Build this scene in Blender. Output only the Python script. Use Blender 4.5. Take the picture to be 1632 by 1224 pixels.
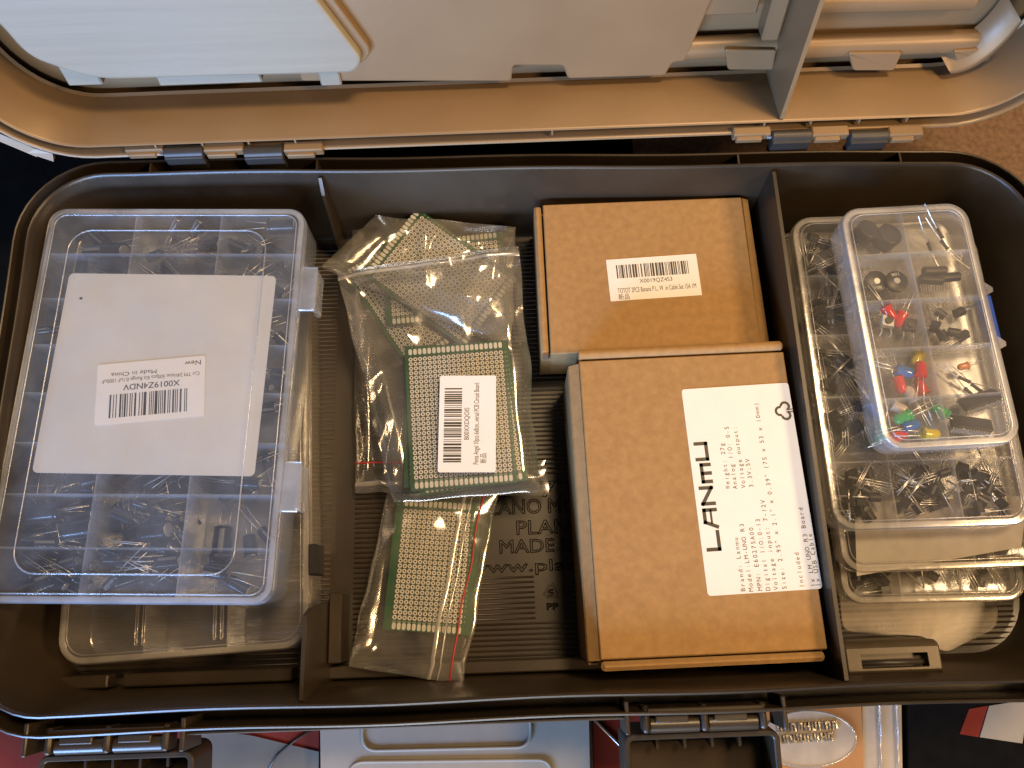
import bpy, math, random
from mathutils import Vector, Matrix, noise
sc = bpy.context.scene
for o in list(bpy.data.objects): bpy.data.objects.remove(o)
U = 0.01                                    # everything below is written in centimetres
# ------------------------------------------------------------------ camera
F, HC = 1257.0, 43.0
_d = Vector((13, 364, 1257)).normalized()
_y = Vector((-159, -4337, 1257)).normalized(); _y = (_y - _d * _y.dot(_d)).normalized()
_up = -_d; _x = _y.cross(_up)
camd = bpy.data.cameras.new('camera'); cam = bpy.data.objects.new('camera', camd)
sc.collection.objects.link(cam)
camd.sensor_width = 36; camd.lens = F / 1632 * 36; camd.clip_start = 0.01; camd.clip_end = 50
cam.matrix_world = Matrix(((_x[0], -_x[1], -_x[2], 0), (_y[0], -_y[1], -_y[2], 0), (_up[0], -_up[1], -_up[2], HC * U), (0, 0, 0, 1)))
sc.camera = cam
def at(px, py, z=0.0):
    "photograph pixel -> point in cm on the level z"
    r = Vector((px - 816, py - 612, F)); w = Vector((_x.dot(r), _y.dot(r), _up.dot(r)))
    return w * ((z - HC) / w.z) + Vector((0, 0, HC))
# ------------------------------------------------------------------ world and lamps
wd = bpy.data.worlds.new('World'); sc.world = wd; wd.use_nodes = True
bg = wd.node_tree.nodes['Background']; bg.inputs[0].default_value = (0.80, 0.72, 0.66, 1); bg.inputs[1].default_value = 0.045
def area(name, loc, target, size, power, col, sy=None):
    l = bpy.data.lights.new(name, 'AREA'); l.energy = power; l.color = col; l.size = size * U
    if sy: l.shape = 'RECTANGLE'; l.size_y = sy * U
    o = bpy.data.objects.new(name, l); sc.collection.objects.link(o)
    o.location = Vector(loc) * U
    o.rotation_euler = (Vector(target) - Vector(loc)).to_track_quat('-Z', 'Y').to_euler()
    return o
area('warm_room_lamp', (80, -14, 84), (0, 8, 0), 18, 8.0, (1.0, 0.62, 0.29))
area('cool_window', (-16, -112, 36), (-4, 12, 6), 60, 12.5, (0.90, 0.95, 1.0), 45)
area('left_window', (-52, -60, 26), (-20, 6, 6), 30, 14.0, (0.28, 0.51, 1.0), 18)
area('ceiling_lamp', (36, 38, 130), (4, 8, 0), 26, 15.0, (1.0, 0.68, 0.36))
sc.view_settings.view_transform = 'Standard'; sc.view_settings.look = 'None'
sc.view_settings.exposure = -0.12; sc.view_settings.gamma = 1; sc.view_settings.use_curve_mapping = False
sc.render.engine = 'CYCLES'
sc.cycles.transparent_max_bounces = 48; sc.cycles.max_bounces = 8
sc.cycles.caustics_reflective = False; sc.cycles.caustics_refractive = False
sc.cycles.blur_glossy = 0.5
# ------------------------------------------------------------------ materials
def nodes(name):
    m = bpy.data.materials.new(name); m.use_nodes = True
    return m, m.node_tree.nodes, m.node_tree.links
def tint(N, L, col, amt, scale, detail=4, stretch=(1, 1, 1)):
    tc = N.new('ShaderNodeTexCoord'); mp = N.new('ShaderNodeMapping'); mp.inputs['Scale'].default_value = stretch
    L.new(tc.outputs['Object'], mp.inputs[0])
    nz = N.new('ShaderNodeTexNoise'); nz.inputs['Scale'].default_value = scale; nz.inputs['Detail'].default_value = detail
    L.new(mp.outputs[0], nz.inputs['Vector'])
    cr = N.new('ShaderNodeValToRGB'); e = cr.color_ramp.elements
    e[0].position = 0.3; e[1].position = 0.7
    e[0].color = [c * (1 - amt) for c in col] + [1]; e[1].color = [min(1, c * (1 + amt)) for c in col] + [1]
    L.new(nz.outputs[0], cr.inputs[0]); return cr, nz, mp
def solid(name, col, rough=0.5, metal=0.0, amt=0.12, scale=120, bump=0.0, bscale=2500, spec=0.5, coat=0.0, stretch=(1, 1, 1), rvar=0.0):
    m, N, L = nodes(name); b = N['Principled BSDF']
    cr, nz, mp = tint(N, L, col, amt, scale, stretch=stretch)
    L.new(cr.outputs[0], b.inputs['Base Color'])
    b.inputs['Roughness'].default_value = rough; b.inputs['Metallic'].default_value = metal
    b.inputs['Specular IOR Level'].default_value = spec; b.inputs['Coat Weight'].default_value = coat
    if rvar:
        mr = N.new('ShaderNodeMapRange'); mr.inputs[3].default_value = rough - rvar; mr.inputs[4].default_value = rough + rvar
        L.new(nz.outputs[0], mr.inputs[0]); L.new(mr.outputs[0], b.inputs['Roughness'])
    if bump:
        n2 = N.new('ShaderNodeTexNoise'); n2.inputs['Scale'].default_value = bscale; n2.inputs['Detail'].default_value = 3
        L.new(mp.outputs[0], n2.inputs['Vector'])
        bp = N.new('ShaderNodeBump'); bp.inputs['Strength'].default_value = bump; bp.inputs['Distance'].default_value = 0.0003
        L.new(n2.outputs[0], bp.inputs['Height']); L.new(bp.outputs[0], b.inputs['Normal'])
    return m
def film(name, col, haze, gloss, rough, bump=0.3, bscale=60, tcol=(0.97, 0.97, 0.97), hvar=0.5, hscale=40):
    "thin clear or milky plastic: clear + milky scatter + sheen"
    m, N, L = nodes(name); N.remove(N['Principled BSDF']); out = N['Material Output']
    tc = N.new('ShaderNodeTexCoord')
    nz = N.new('ShaderNodeTexNoise'); nz.inputs['Scale'].default_value = hscale; nz.inputs['Detail'].default_value = 5
    L.new(tc.outputs['Object'], nz.inputs['Vector'])
    mr = N.new('ShaderNodeMapRange'); mr.inputs[1].default_value = 0.3; mr.inputs[2].default_value = 0.7
    mr.inputs[3].default_value = haze * (1 - hvar); mr.inputs[4].default_value = haze * (1 + hvar)
    L.new(nz.outputs[0], mr.inputs[0])
    tr = N.new('ShaderNodeBsdfTransparent'); tr.inputs[0].default_value = (*tcol, 1)
    df = N.new('ShaderNodeBsdfDiffuse'); df.inputs[0].default_value = (*col, 1)
    tl = N.new('ShaderNodeBsdfTranslucent'); tl.inputs[0].default_value = (*col, 1)
    m1 = N.new('ShaderNodeMixShader'); m1.inputs[0].default_value = 0.4; L.new(df.outputs[0], m1.inputs[1]); L.new(tl.outputs[0], m1.inputs[2])
    m2 = N.new('ShaderNodeMixShader'); L.new(mr.outputs[0], m2.inputs[0]); L.new(tr.outputs[0], m2.inputs[1]); L.new(m1.outputs[0], m2.inputs[2])
    gl = N.new('ShaderNodeBsdfGlossy'); gl.inputs['Roughness'].default_value = rough; gl.inputs[0].default_value = (1, 1, 1, 1)
    lw = N.new('ShaderNodeLayerWeight'); lw.inputs[0].default_value = 0.35
    ma = N.new('ShaderNodeMath'); ma.operation = 'MULTIPLY_ADD'; ma.inputs[1].default_value = gloss * 2.2; ma.inputs[2].default_value = gloss * 0.6
    L.new(lw.outputs['Fresnel'], ma.inputs[0])
    m3 = N.new('ShaderNodeMixShader'); L.new(ma.outputs[0], m3.inputs[0]); L.new(m2.outputs[0], m3.inputs[1]); L.new(gl.outputs[0], m3.inputs[2])
    if bump:
        n2 = N.new('ShaderNodeTexNoise'); n2.inputs['Scale'].default_value = bscale; n2.inputs['Detail'].default_value = 3; n2.inputs['Distortion'].default_value = 0.6
        L.new(tc.outputs['Object'], n2.inputs['Vector'])
        bp = N.new('ShaderNodeBump'); bp.inputs['Strength'].default_value = bump; bp.inputs['Distance'].default_value = 0.002
        L.new(n2.outputs[0], bp.inputs['Height'])
        for s in (gl, df): L.new(bp.outputs[0], s.inputs['Normal'])
    L.new(m3.outputs[0], out.inputs[0]); return m
M = {}
M['tray'] = solid('dark_brown_plastic', (0.033, 0.0235, 0.0145), 0.35, amt=0.15, bump=0.12, rvar=0.06, scale=40)
M['lid'] = solid('champagne_plastic', (0.255, 0.168, 0.088), 0.40, amt=0.05, bump=0.10, rvar=0.05, scale=25, metal=0.15)
M['pocket'] = solid('milky_white_plastic', (0.31, 0.28, 0.215), 0.40, amt=0.05, bump=0.35, bscale=120, stretch=(0.08, 1, 2.5), scale=60)
M['casep'] = solid('dark_tan_plastic', (0.085, 0.065, 0.042), 0.35, bump=0.1)
M['pin'] = solid('dark_hinge_plastic', (0.035, 0.032, 0.030), 0.45, bump=0.1)
M['kraft'] = solid('kraft_cardboard', (0.355, 0.215, 0.092), 0.82, amt=0.10, scale=260, bump=0.35, bscale=1500, spec=0.2)
M['kraftedge'] = solid('cut_cardboard_edge', (0.22, 0.125, 0.06), 0.9, amt=0.3, scale=500)
M['paper'] = solid('white_paper', (0.80, 0.79, 0.77), 0.6, amt=0.02, scale=90, spec=0.3)
M['card'] = solid('off_white_card', (0.62, 0.62, 0.61), 0.6, amt=0.06, scale=30, spec=0.3)
M['ink'] = solid('black_ink', (0.015, 0.015, 0.016), 0.5, amt=0.1)
M['frost'] = film('milky_polypropylene', (0.68, 0.79, 1.0), 0.15, 0.11, 0.18, bump=0.12, bscale=90)
M['milk'] = film('warm_milky_polypropylene', (0.80, 0.78, 0.74), 0.14, 0.09, 0.18, bump=0.12, bscale=90)
M['milkwall'] = film('warm_milky_wall', (0.80, 0.78, 0.76), 0.16, 0.10, 0.22, bump=0.1)
M['milkrim'] = film('warm_milky_rim', (0.82, 0.80, 0.78), 0.32, 0.12, 0.24, bump=0.1)
M['milkdiv'] = film('warm_milky_partition', (0.80, 0.78, 0.74), 0.26, 0.10, 0.22, bump=0.1)
M['frostwall'] = film('milky_polypropylene_wall', (0.66, 0.77, 0.95), 0.15, 0.10, 0.22, bump=0.15, bscale=90)
M['frostrim'] = film('milky_polypropylene_rim', (0.72, 0.80, 0.95), 0.36, 0.16, 0.2, bump=0.1)
M['clear'] = film('clear_styrene', (0.85, 0.80, 0.72), 0.07, 0.11, 0.10, bump=0.1, bscale=70)
M['clearwall'] = film('clear_styrene_wall', (0.85, 0.80, 0.72), 0.14, 0.10, 0.15, bump=0.1, bscale=70)
M['clearrim'] = film('clear_styrene_rim', (0.88, 0.83, 0.76), 0.25, 0.15, 0.15, bump=0.1)
M['bag'] = film('clear_bag_film', (0.85, 0.80, 0.70), 0.085, 0.17, 0.13, bump=0.14, bscale=30, hvar=0.9)
M['frostdiv'] = film('milky_partition', (0.70, 0.79, 0.95), 0.27, 0.12, 0.2, bump=0.1)
M['cleardiv'] = film('clear_partition', (0.85, 0.80, 0.72), 0.19, 0.12, 0.2, bump=0.1)
M['plate'] = film('cream_translucent_plate', (0.62, 0.52, 0.38), 0.26, 0.05, 0.25, bump=0.05)
M['bagmilky'] = film('cloudy_bag_film', (0.85, 0.80, 0.68), 0.17, 0.18, 0.14, bump=0.16, bscale=28, hvar=0.8, hscale=30)
M['bagseal'] = film('bag_zip_film', (0.9, 0.87, 0.82), 0.38, 0.2, 0.15, bump=0.1)
M['red'] = solid('red_zip_line', (0.42, 0.03, 0.025), 0.4)
M['pcb'] = solid('green_solder_mask', (0.012, 0.095, 0.030), 0.35, amt=0.15, scale=40)
M['pcbcore'] = solid('drilled_dark_solder_mask', (0.035, 0.05, 0.025), 0.4, amt=0.2, scale=60)
M['tin'] = solid('tinned_pad', (0.80, 0.77, 0.68), 0.45, metal=0.1, amt=0.08)
M['silk'] = solid('white_silkscreen', (0.65, 0.68, 0.62), 0.6)
M['hole'] = solid('drilled_hole', (0.01, 0.012, 0.01), 0.9)
M['lead'] = solid('bright_tinned_wire', (0.80, 0.77, 0.72), 0.28, metal=0.75, amt=0.05)
M['cap'] = solid('navy_black_sleeve', (0.010, 0.014, 0.026), 0.25, amt=0.3, coat=0.3)
M['alu'] = solid('aluminium_can_top', (0.82, 0.82, 0.80), 0.28, metal=0.9, amt=0.05)
M['stripe'] = solid('grey_polarity_print', (0.13, 0.15, 0.18), 0.5)
M['black'] = solid('black_epoxy', (0.012, 0.011, 0.011), 0.4, amt=0.2)
M['steel'] = solid('nickel_steel', (0.6, 0.58, 0.55), 0.3, metal=0.9)
M['blue'] = solid('blue_plastic', (0.01, 0.06, 0.42), 0.35)
M['floor'] = solid('speckled_carpet', (0.19, 0.125, 0.088), 0.95, amt=0.25, scale=300, bump=0.8, bscale=900, spec=0.1)
M['mat'] = solid('black_cloth', (0.004, 0.0038, 0.0036), 0.95, amt=0.3, bump=0.5, bscale=900, spec=0.1)
M['grey_card'] = solid('light_grey_card', (0.25, 0.235, 0.21), 0.6, spec=0.3, amt=0.04)
M['red_card'] = solid('brick_red_card', (0.16, 0.018, 0.009), 0.8, spec=0.2, amt=0.15, scale=60)
M['orange_card'] = solid('amber_card', (0.30, 0.14, 0.05), 0.45, amt=0.1)
M['greyprint'] = solid('dull_grey_print', (0.13, 0.115, 0.095), 0.6, amt=0.25, scale=25)
M['foil'] = solid('silver_foil_letters', (0.85, 0.80, 0.70), 0.2, metal=0.95, bump=1.0, bscale=300)
M['cream'] = solid('cream_card', (0.33, 0.29, 0.245), 0.5)
M['clearblister'] = film('blister_shell', (0.9, 0.88, 0.85), 0.04, 0.10, 0.05, bump=0.1)
def ledmat(n, c):
    m = solid(n, c, 0.12, amt=0.05, coat=0.4); b = m.node_tree.nodes['Principled BSDF']
    b.inputs['Transmission Weight'].default_value = 0.15; return m
LEDC = {'red': (0.75, 0.02, 0.03), 'blue': (0.02, 0.16, 0.55), 'green': (0.03, 0.45, 0.14), 'yellow': (0.75, 0.60, 0.03), 'white': (0.75, 0.66, 0.62), 'orange': (0.8, 0.25, 0.05)}
for k, c in LEDC.items(): M['led_' + k] = ledmat(k + '_epoxy', c)
# ------------------------------------------------------------------ mesh helpers
class MB:
    def __init__(s): s.v = []; s.f = []; s.m = []; s.sm = []; s.cur = 0; s.smooth = False
    def add(s, vs, fs, T=None):
        n = len(s.v)
        s.v += [tuple(T @ Vector(v)) if T else tuple(v) for v in vs]
        for f in fs: s.f.append([i + n for i in f]); s.m.append(s.cur); s.sm.append(s.smooth)
        return s
    def box(s, x0, x1, y0, y1, z0, z1, T=None, ch=0.0):
        if ch:
            return s.loft(rrect(x0, x1, y0, y1, ch, 2), [(-ch, z0), (0, z0 + ch), (0, z1 - ch), (-ch, z1)], (x0, x1, y0, y1, ch, 2), cap0=True, cap1=True, T=T)
        v = [(x, y, z) for z in (z0, z1) for (x, y) in ((x0, y0), (x1, y0), (x1, y1), (x0, y1))]
        return s.add(v, [(3, 2, 1, 0), (4, 5, 6, 7), (0, 1, 5, 4), (1, 2, 6, 5), (2, 3, 7, 6), (3, 0, 4, 7)], T)
    def loft(s, _, prof, rr, cap0=False, cap1=False, T=None, closed=False):
        "prof: (outward offset, z) swept round a rounded rectangle"
        x0, x1, y0, y1, r, n = rr; vs = []; L = 0
        for o, z in prof:
            ring = rrect(x0 - o, x1 + o, y0 - o, y1 + o, max(0.01, r + o), n); L = len(ring)
            vs += [(p[0], p[1], z) for p in ring]
        fs = []; K = len(prof)
        for k in range(K if closed else K - 1):
            a, b = k * L, ((k + 1) % K) * L
            for i in range(L): j = (i + 1) % L; fs.append((a + i, a + j, b + j, b + i))
        if cap0: fs.append(tuple(reversed(range(L))))
        if cap1: fs.append(tuple((K - 1) * L + i for i in range(L)))
        return s.add(vs, fs, T)
    def prism(s, pts, z0, z1, T=None):
        n = len(pts); v = [(p[0], p[1], z0) for p in pts] + [(p[0], p[1], z1) for p in pts]
        a = sum(pts[i][0] * pts[(i + 1) % n][1] - pts[(i + 1) % n][0] * pts[i][1] for i in range(n))
        if a < 0: v = [(p[0], p[1], z0) for p in pts[::-1]] + [(p[0], p[1], z1) for p in pts[::-1]]
        return s.add(v, [tuple(reversed(range(n))), tuple(range(n, 2 * n))] + [(i, (i + 1) % n, n + (i + 1) % n, n + i) for i in range(n)], T)
    def lathe(s, prof, n=16, T=None):
        "prof (x along axis, radius) about the x axis"
        v = []; f = []
        for x, r in prof:
            for i in range(n): a = 2 * math.pi * i / n; v.append((x, r * math.cos(a), r * math.sin(a)))
        for k in range(len(prof) - 1):
            for i in range(n): j = (i + 1) % n; f.append((k * n + i, k * n + j, (k + 1) * n + j, (k + 1) * n + i))
        f.append(tuple(range(n))[::-1]); f.append(tuple((len(prof) - 1) * n + i for i in range(n)))
        return s.add(v, f, T)
    def tube(s, pts, r, n=6, T=None, closed=False):
        pts = [Vector(p) for p in pts]; v = []; f = []; K = len(pts)
        for i, p in enumerate(pts):
            a = pts[(i - 1) % K] if closed or i > 0 else p; b = pts[(i + 1) % K] if closed or i < K - 1 else p
            d = (b - a).normalized(); u = d.orthogonal() if abs(d.z) > 0.95 else Vector((0, 0, 1)).cross(d)
            u.normalize(); w = d.cross(u)
            for k in range(n): t = 2 * math.pi * k / n; v.append(p + (u * math.cos(t) + w * math.sin(t)) * r)
        for i in range(K if closed else K - 1):
            j0 = (i + 1) % K
            for k in range(n): j = (k + 1) % n; f.append((i * n + k, i * n + j, j0 * n + j, j0 * n + k))
        if not closed: f.append(tuple(range(n))[::-1]); f.append(tuple((K - 1) * n + k for k in range(n)))
        return s.add(v, f, T)
    def build(s, name, mat, parent=None, label=None, cat=None, group=None, kind=None, smooth=None, loc=None, rot=None):
        me = bpy.data.meshes.new(name); me.from_pydata([(a * U, b * U, c * U) for a, b, c in s.v], [], s.f)
        for mm in (mat if isinstance(mat, (list, tuple)) else [mat]): me.materials.append(M[mm] if isinstance(mm, str) else mm)
        me.polygons.foreach_set('material_index', s.m)
        me.polygons.foreach_set('use_smooth', [True] * len(s.f) if smooth else s.sm)
        me.update()
        if smooth == 'auto':
            me.polygons.foreach_set('use_smooth', [True] * len(s.f))
            try: me.set_sharp_from_angle(angle=math.radians(38))
            except Exception: pass
        o = bpy.data.objects.new(name, me); sc.collection.objects.link(o)
        if loc: o.location = Vector(loc) * U
        if rot is not None: o.rotation_euler = rot
        if parent: o.parent = parent
        tag(o, label, cat, group, kind); return o
def rrect(x0, x1, y0, y1, r, n=5):
    pts = []
    for cx, cy, a0 in ((x1 - r, y0 + r, -90), (x1 - r, y1 - r, 0), (x0 + r, y1 - r, 90), (x0 + r, y0 + r, 180)):
        for i in range(n + 1): a = math.radians(a0 + 90 * i / n); pts.append((cx + r * math.cos(a), cy + r * math.sin(a)))
    return pts
def tag(o, label=None, cat=None, group=None, kind=None):
    if label: o['label'] = label
    if cat: o['category'] = cat
    if group: o['group'] = group
    if kind: o['kind'] = kind
def thing(name, label, cat, loc=(0, 0, 0), rot=(0, 0, 0), group=None):
    o = bpy.data.objects.new(name, None); sc.collection.objects.link(o); o.empty_display_size = 0.01
    o.location = Vector(loc) * U; o.rotation_euler = rot; tag(o, label, cat, group); return o
def clone(root, loc, rot, label, group):
    r = root.copy(); sc.collection.objects.link(r); r.location = Vector(loc) * U; r.rotation_euler = rot
    r['label'] = label; r['group'] = group
    for ch in list(root.children):
        c = ch.copy(); sc.collection.objects.link(c); c.parent = r
    return r
def tmesh(body):
    cu = bpy.data.curves.new('t', 'FONT'); cu.body = body; cu.size = 1.0; cu.resolution_u = 3
    o = bpy.data.objects.new('t', cu); sc.collection.objects.link(o)
    dg = bpy.context.evaluated_depsgraph_get(); me = bpy.data.meshes.new_from_object(o.evaluated_get(dg))
    v = [tuple(q.co) for q in me.vertices]; f = [tuple(p.vertices) for p in me.polygons]
    bpy.data.objects.remove(o); bpy.data.curves.remove(cu); bpy.data.meshes.remove(me)
    return v, f
_tc = {}
def text(mb, body, x, y, w, h, z, T=None, mono=False, bold=0.0):
    "text with baseline start (x, y), total width w, capital height h"
    if mono:
        p = w / max(1, len(body))
        for i, ch in enumerate(body):
            if ch == ' ': continue
            if ch not in _tc: _tc[ch] = tmesh(ch)
            v, f = _tc[ch]
            x0 = min(q[0] for q in v); x1 = max(q[0] for q in v); k = h / 0.73
            sx = min(k, p * 0.82 / max(0.05, x1 - x0)) if (x1 - x0) > 0.3 else k * 0.9
            cx = (x0 + x1) / 2
            mb.add([(x + (i + .5) * p + (q[0] - cx) * sx, y + q[1] * k, z) for q in v], f, T)
        return
    v, f = tmesh(body)
    if not v: return
    x0 = min(q[0] for q in v); x1 = max(q[0] for q in v)
    V = [(x + (q[0] - x0) / (x1 - x0) * w, y + q[1] / 0.73 * h, z) for q in v]
    mb.add(V, f, T)
    if bold:
        mb.add([(a + bold, b, c + 0.0006) for a, b, c in V], f, T)
def bars(mb, x0, x1, y0, y1, z, seed, T=None, n=58):
    rnd = random.Random(seed); ws = [rnd.choice((1, 1, 1, 2, 2, 3)) for _ in range(n)]; k = (x1 - x0) / sum(ws); x = x0
    for i, w in enumerate(ws):
        if i % 2 == 0: mb.add([(x, y0, z), (x + w * k, y0, z), (x + w * k, y1, z), (x, y1, z)], [(0, 1, 2, 3)], T)
        x += w * k
def frame4(c):
    "four world corners tl,tr,br,bl -> centre, angle, width, height"
    tl, tr, br, bl = c; ce = (tl + tr + br + bl) / 4; xa = ((tr - tl) + (br - bl)) / 2; ya = ((tl - bl) + (tr - br)) / 2
    ang = math.atan2(xa.y - ya.x, xa.x + ya.y)
    return ce, ang, xa.length, ya.length
# ================================================================== THE SETTING
GZ = -2.4
g = MB(); g.box(-220, 220, -150, 260, GZ - 1, GZ); g.build('floor', 'floor', kind='structure')
g = MB(); g.box(-70, at(1008, 240, GZ).x, 9, 60, GZ + .02, GZ + .35, ch=0.1)
g.build('cloth_mat', 'mat', label='black cloth lying on the carpet behind and left of the open toolbox', cat='cloth')
# ================================================================== TOOLBOX
tb = thing('toolbox', 'open dark brown plastic toolbox with a champagne coloured hinged lid, holding everything else', 'toolbox', (0, 0, 0))
X0, X1, Y0, Y1, RR = -24.5, 26.8, -3.5, 22.25, 3.6
def warp(v):
    x, y, z = v
    y += 0.026 * -(x - 2) * max(0, y) / 22 + 0.05 * math.sin(x * 0.42 + 1) * (1 if z > 3 else 0)
    x += 0.04 * math.sin(y * 0.5)
    return (x, y, z)
t = MB()
prof = [(-0.95, 0.0), (-0.70, 0.06), (-0.55, 0.3), (-0.06, 6.38), (0.0, 6.5), (0.06, 6.54), (0.13, 6.5), (0.17, 6.38), (0.22, 3.6), (0.74, 3.55), (0.79, 6.2), (0.82, 6.32), (0.88, 6.35), (0.95, 6.3), (0.98, 6.1), (0.90, 0.5), (0.7, GZ + .1)]
rr = (X0, X1, Y0, Y1, RR, 10)
# split long sides so the rim can bow slightly
def ring_pts(o, n=10):
    base = rrect(X0 - o, X1 + o, Y0 - o, Y1 + o, RR + o, n); out = []
    for i, p in enumerate(base):
        q = base[(i + 1) % len(base)]; out.append(p)
        d = math.hypot(q[0] - p[0], q[1] - p[1])
        if d > 4:
            k = int(d / 1.5)
            for j in range(1, k): out.append((p[0] + (q[0] - p[0]) * j / k, p[1] + (q[1] - p[1]) * j / k))
    return out
vs = []; fs = []; Ln = 0
for o, z in prof:
    rp = ring_pts(o, 10); Ln0 = len(rp)
    if Ln == 0: Ln = len(ring_pts(0, 10))
    vs_r = rp
    vs.append(vs_r)
# equal counts: rebuild from the o=0 ring by offsetting proportionally
base = ring_pts(0, 10); Ln = len(base)
def offs(o):
    out = []
    for (x, y) in base:
        cx = min(max(x, X0 + RR), X1 - RR); cy = min(max(y, Y0 + RR), Y1 - RR)
        dx, dy = x - cx, y - cy; d = math.hypot(dx, dy) or 1
        out.append((x + dx / d * o, y + dy / d * o))
    return out
vv = []
for o, z in prof: vv += [warp((p[0], p[1], z)) for p in offs(o)]
ff = []
for k in range(len(prof) - 1):
    for i in range(Ln): j = (i + 1) % Ln; ff.append((k * Ln + i, k * Ln + j, (k + 1) * Ln + j, (k + 1) * Ln + i))
ff.append(tuple(range(Ln))); ff.append(tuple((len(prof) - 1) * Ln + i for i in reversed(range(Ln))))
t.add(vv, ff)
for px in (240, 505, 1178, 1437):                     # webs across the rim channel
    x = at(px, 262, 6.3).x; yy = warp((x, Y1, 6))[1]
    t.box(x - .05, x + .05, yy + .15, yy + .82, 5.2, 6.3)
tray = t.build('tray', 'tray', tb, smooth='auto')
DX = (at(495, 700, 6.2).x, 14.12)
for x, which in ((DX[0], 'back'), (DX[0], 'front'), (DX[1], 'full')):
    d = MB(); yb = warp((x, Y1, 6))[1]
    if which == 'back': pts = [(yb - 2.3, 0.03), (yb - 0.55, 0.03), (yb - 0.04, 6.15), (yb - .25, 6.25), (yb - .8, 5.4), (yb - 1.6, 2.5)]
    elif which == 'front': pts = [(Y0 + 0.45, 0.03), (1.0, .03), (0.55, 5.2), (.2, 6.1), (Y0 + 0.15, 6.2), (Y0 + 0.08, 6.1)]
    else: pts = [(Y0 + 0.45, 0.03), (yb - 0.55, 0.03), (yb - 0.04, 6.15), (yb - .3, 6.3), (Y0 + 0.15, 6.25), (Y0 + 0.08, 6.1)]
    d.add([(x - .09, p[0], p[1]) for p in pts] + [(x + .09, p[0], p[1]) for p in pts],
          [tuple(range(6))[::-1], tuple(range(6, 12))] + [(i, (i + 1) % 6, 6 + (i + 1) % 6, 6 + i) for i in range(6)])
    d.build('divider', 'tray', tb)
# floor ribs
rib = MB(); rib.smooth = True
bx0, bx1 = at(868, 930).x, 14.0
def ribrun(x0, x1, y):
    if x1 - x0 < .3: return
    rib.add([(x0, y, .01), (x0 + .06, y - .055, .01), (x1 - .06, y - .055, .01), (x1, y, .01), (x1 - .06, y + .055, .01), (x0 + .06, y + .055, .01), (x0 + .05, y, .075), (x1 - .05, y, .075)],
            [(0, 1, 6), (1, 2, 7, 6), (2, 3, 7), (3, 4, 7), (4, 5, 6, 7), (5, 0, 6)])
ty0, ty1 = at(860, 917).y, at(860, 755).y            # blank band that carries the writing
ly1, ly0 = at(860, 917).y, at(860, 992).y            # band of the recycling mark
y = Y0 + 1.1
while y < Y1 - .9:
    for a, b in ((X0 + 1.2, DX[0] - .3), (DX[0] + .9, DX[1] - .2), (DX[1] + .3, X1 - 1.1)):
        if a > 0 or b < 0: ribrun(a, b, y)
        elif ty0 < y < ty1: ribrun(a, at(740, 850).x, y)
        elif ly0 < y <= ly1: ribrun(a, at(853, 950).x, y); ribrun(at(910, 950).x, b, y)
        else: ribrun(a, b, y)
    y += 0.262
rib.build('floor_ribs', 'tray', tb)
# raised writing on the tray floor
wr = MB()
def emb(body, px0, px1, pyb, pyt):
    a = at(px0, pyb); b = at(px1, pyb); c = at(px0, pyt)
    v, f = tmesh(body); x0 = min(q[0] for q in v); x1 = max(q[0] for q in v); hh = (c.y - a.y) / .73
    V = [(a.x + (q[0] - x0) / (x1 - x0) * (b.x - a.x), a.y + q[1] * hh, .07) for q in v]; n = len(V)
    from collections import Counter
    ed = Counter(); od = {}
    for fc in f:
        for i in range(len(fc)):
            e = (fc[i], fc[(i + 1) % len(fc)]); k = tuple(sorted(e)); ed[k] += 1; od[k] = e
    for k, c_ in ed.items():
        if c_ == 1:
            i, j = od[k]; p, q = V[i], V[j]; e_ = Vector((q[0] - p[0], q[1] - p[1], 0)); n_ = Vector((-e_.y, e_.x, 0)).normalized() * .028; p0 = Vector((p[0], p[1], .004)); q0 = Vector((q[0], q[1], .004)); t_ = Vector((0, 0, .06))
            wr.add([p0 - n_, q0 - n_, q0 + t_, p0 + t_, q0 + n_, p0 + n_], [(0, 1, 2, 3), (3, 2, 4, 5)])
emb('771', 862, 932, 792, 766)
emb('PLANO MOLDING CO.', 766, 1075, 821, 797)
emb('PLANO, IL', 824, 985, 852, 829)
emb('MADE IN USA', 797, 1000, 882, 860)
emb('www.planomolding.com', 745, 1180, 914, 895)
emb('PP', 872, 890, 972, 961)
emb('5', 873, 883, 950, 939)
c = at(879, 943); 
tri = [(c.x + .42 * math.cos(a), c.y + .42 * math.sin(a)) for a in (math.radians(90), math.radians(210), math.radians(330))]
for i in range(3):
    p, q = tri[i], tri[(i + 1) % 3]
    s0, s1 = .15, .85
    A = (p[0] + (q[0] - p[0]) * s0, p[1] + (q[1] - p[1]) * s0, .04); B = (p[0] + (q[0] - p[0]) * s1, p[1] + (q[1] - p[1]) * s1, .04)
    n_ = Vector((q[1] - p[1], p[0] - q[0], 0)).normalized() * .09
    if n_.dot(Vector((c.x - p[0], c.y - p[1], 0))) > 0: n_ = -n_
    A, B = Vector(A), Vector(B)
    wr.tube([A, B], .022); wr.tube([A + n_, B + n_], .022); wr.tube([A, A + n_], .022); wr.tube([B + n_ * 1.6, B * 1.0 + (B - A).normalized() * .1 + n_ * .5, B - n_ * .6], .022)
wr.build('embossed_writing', 'tray', tb)
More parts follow.
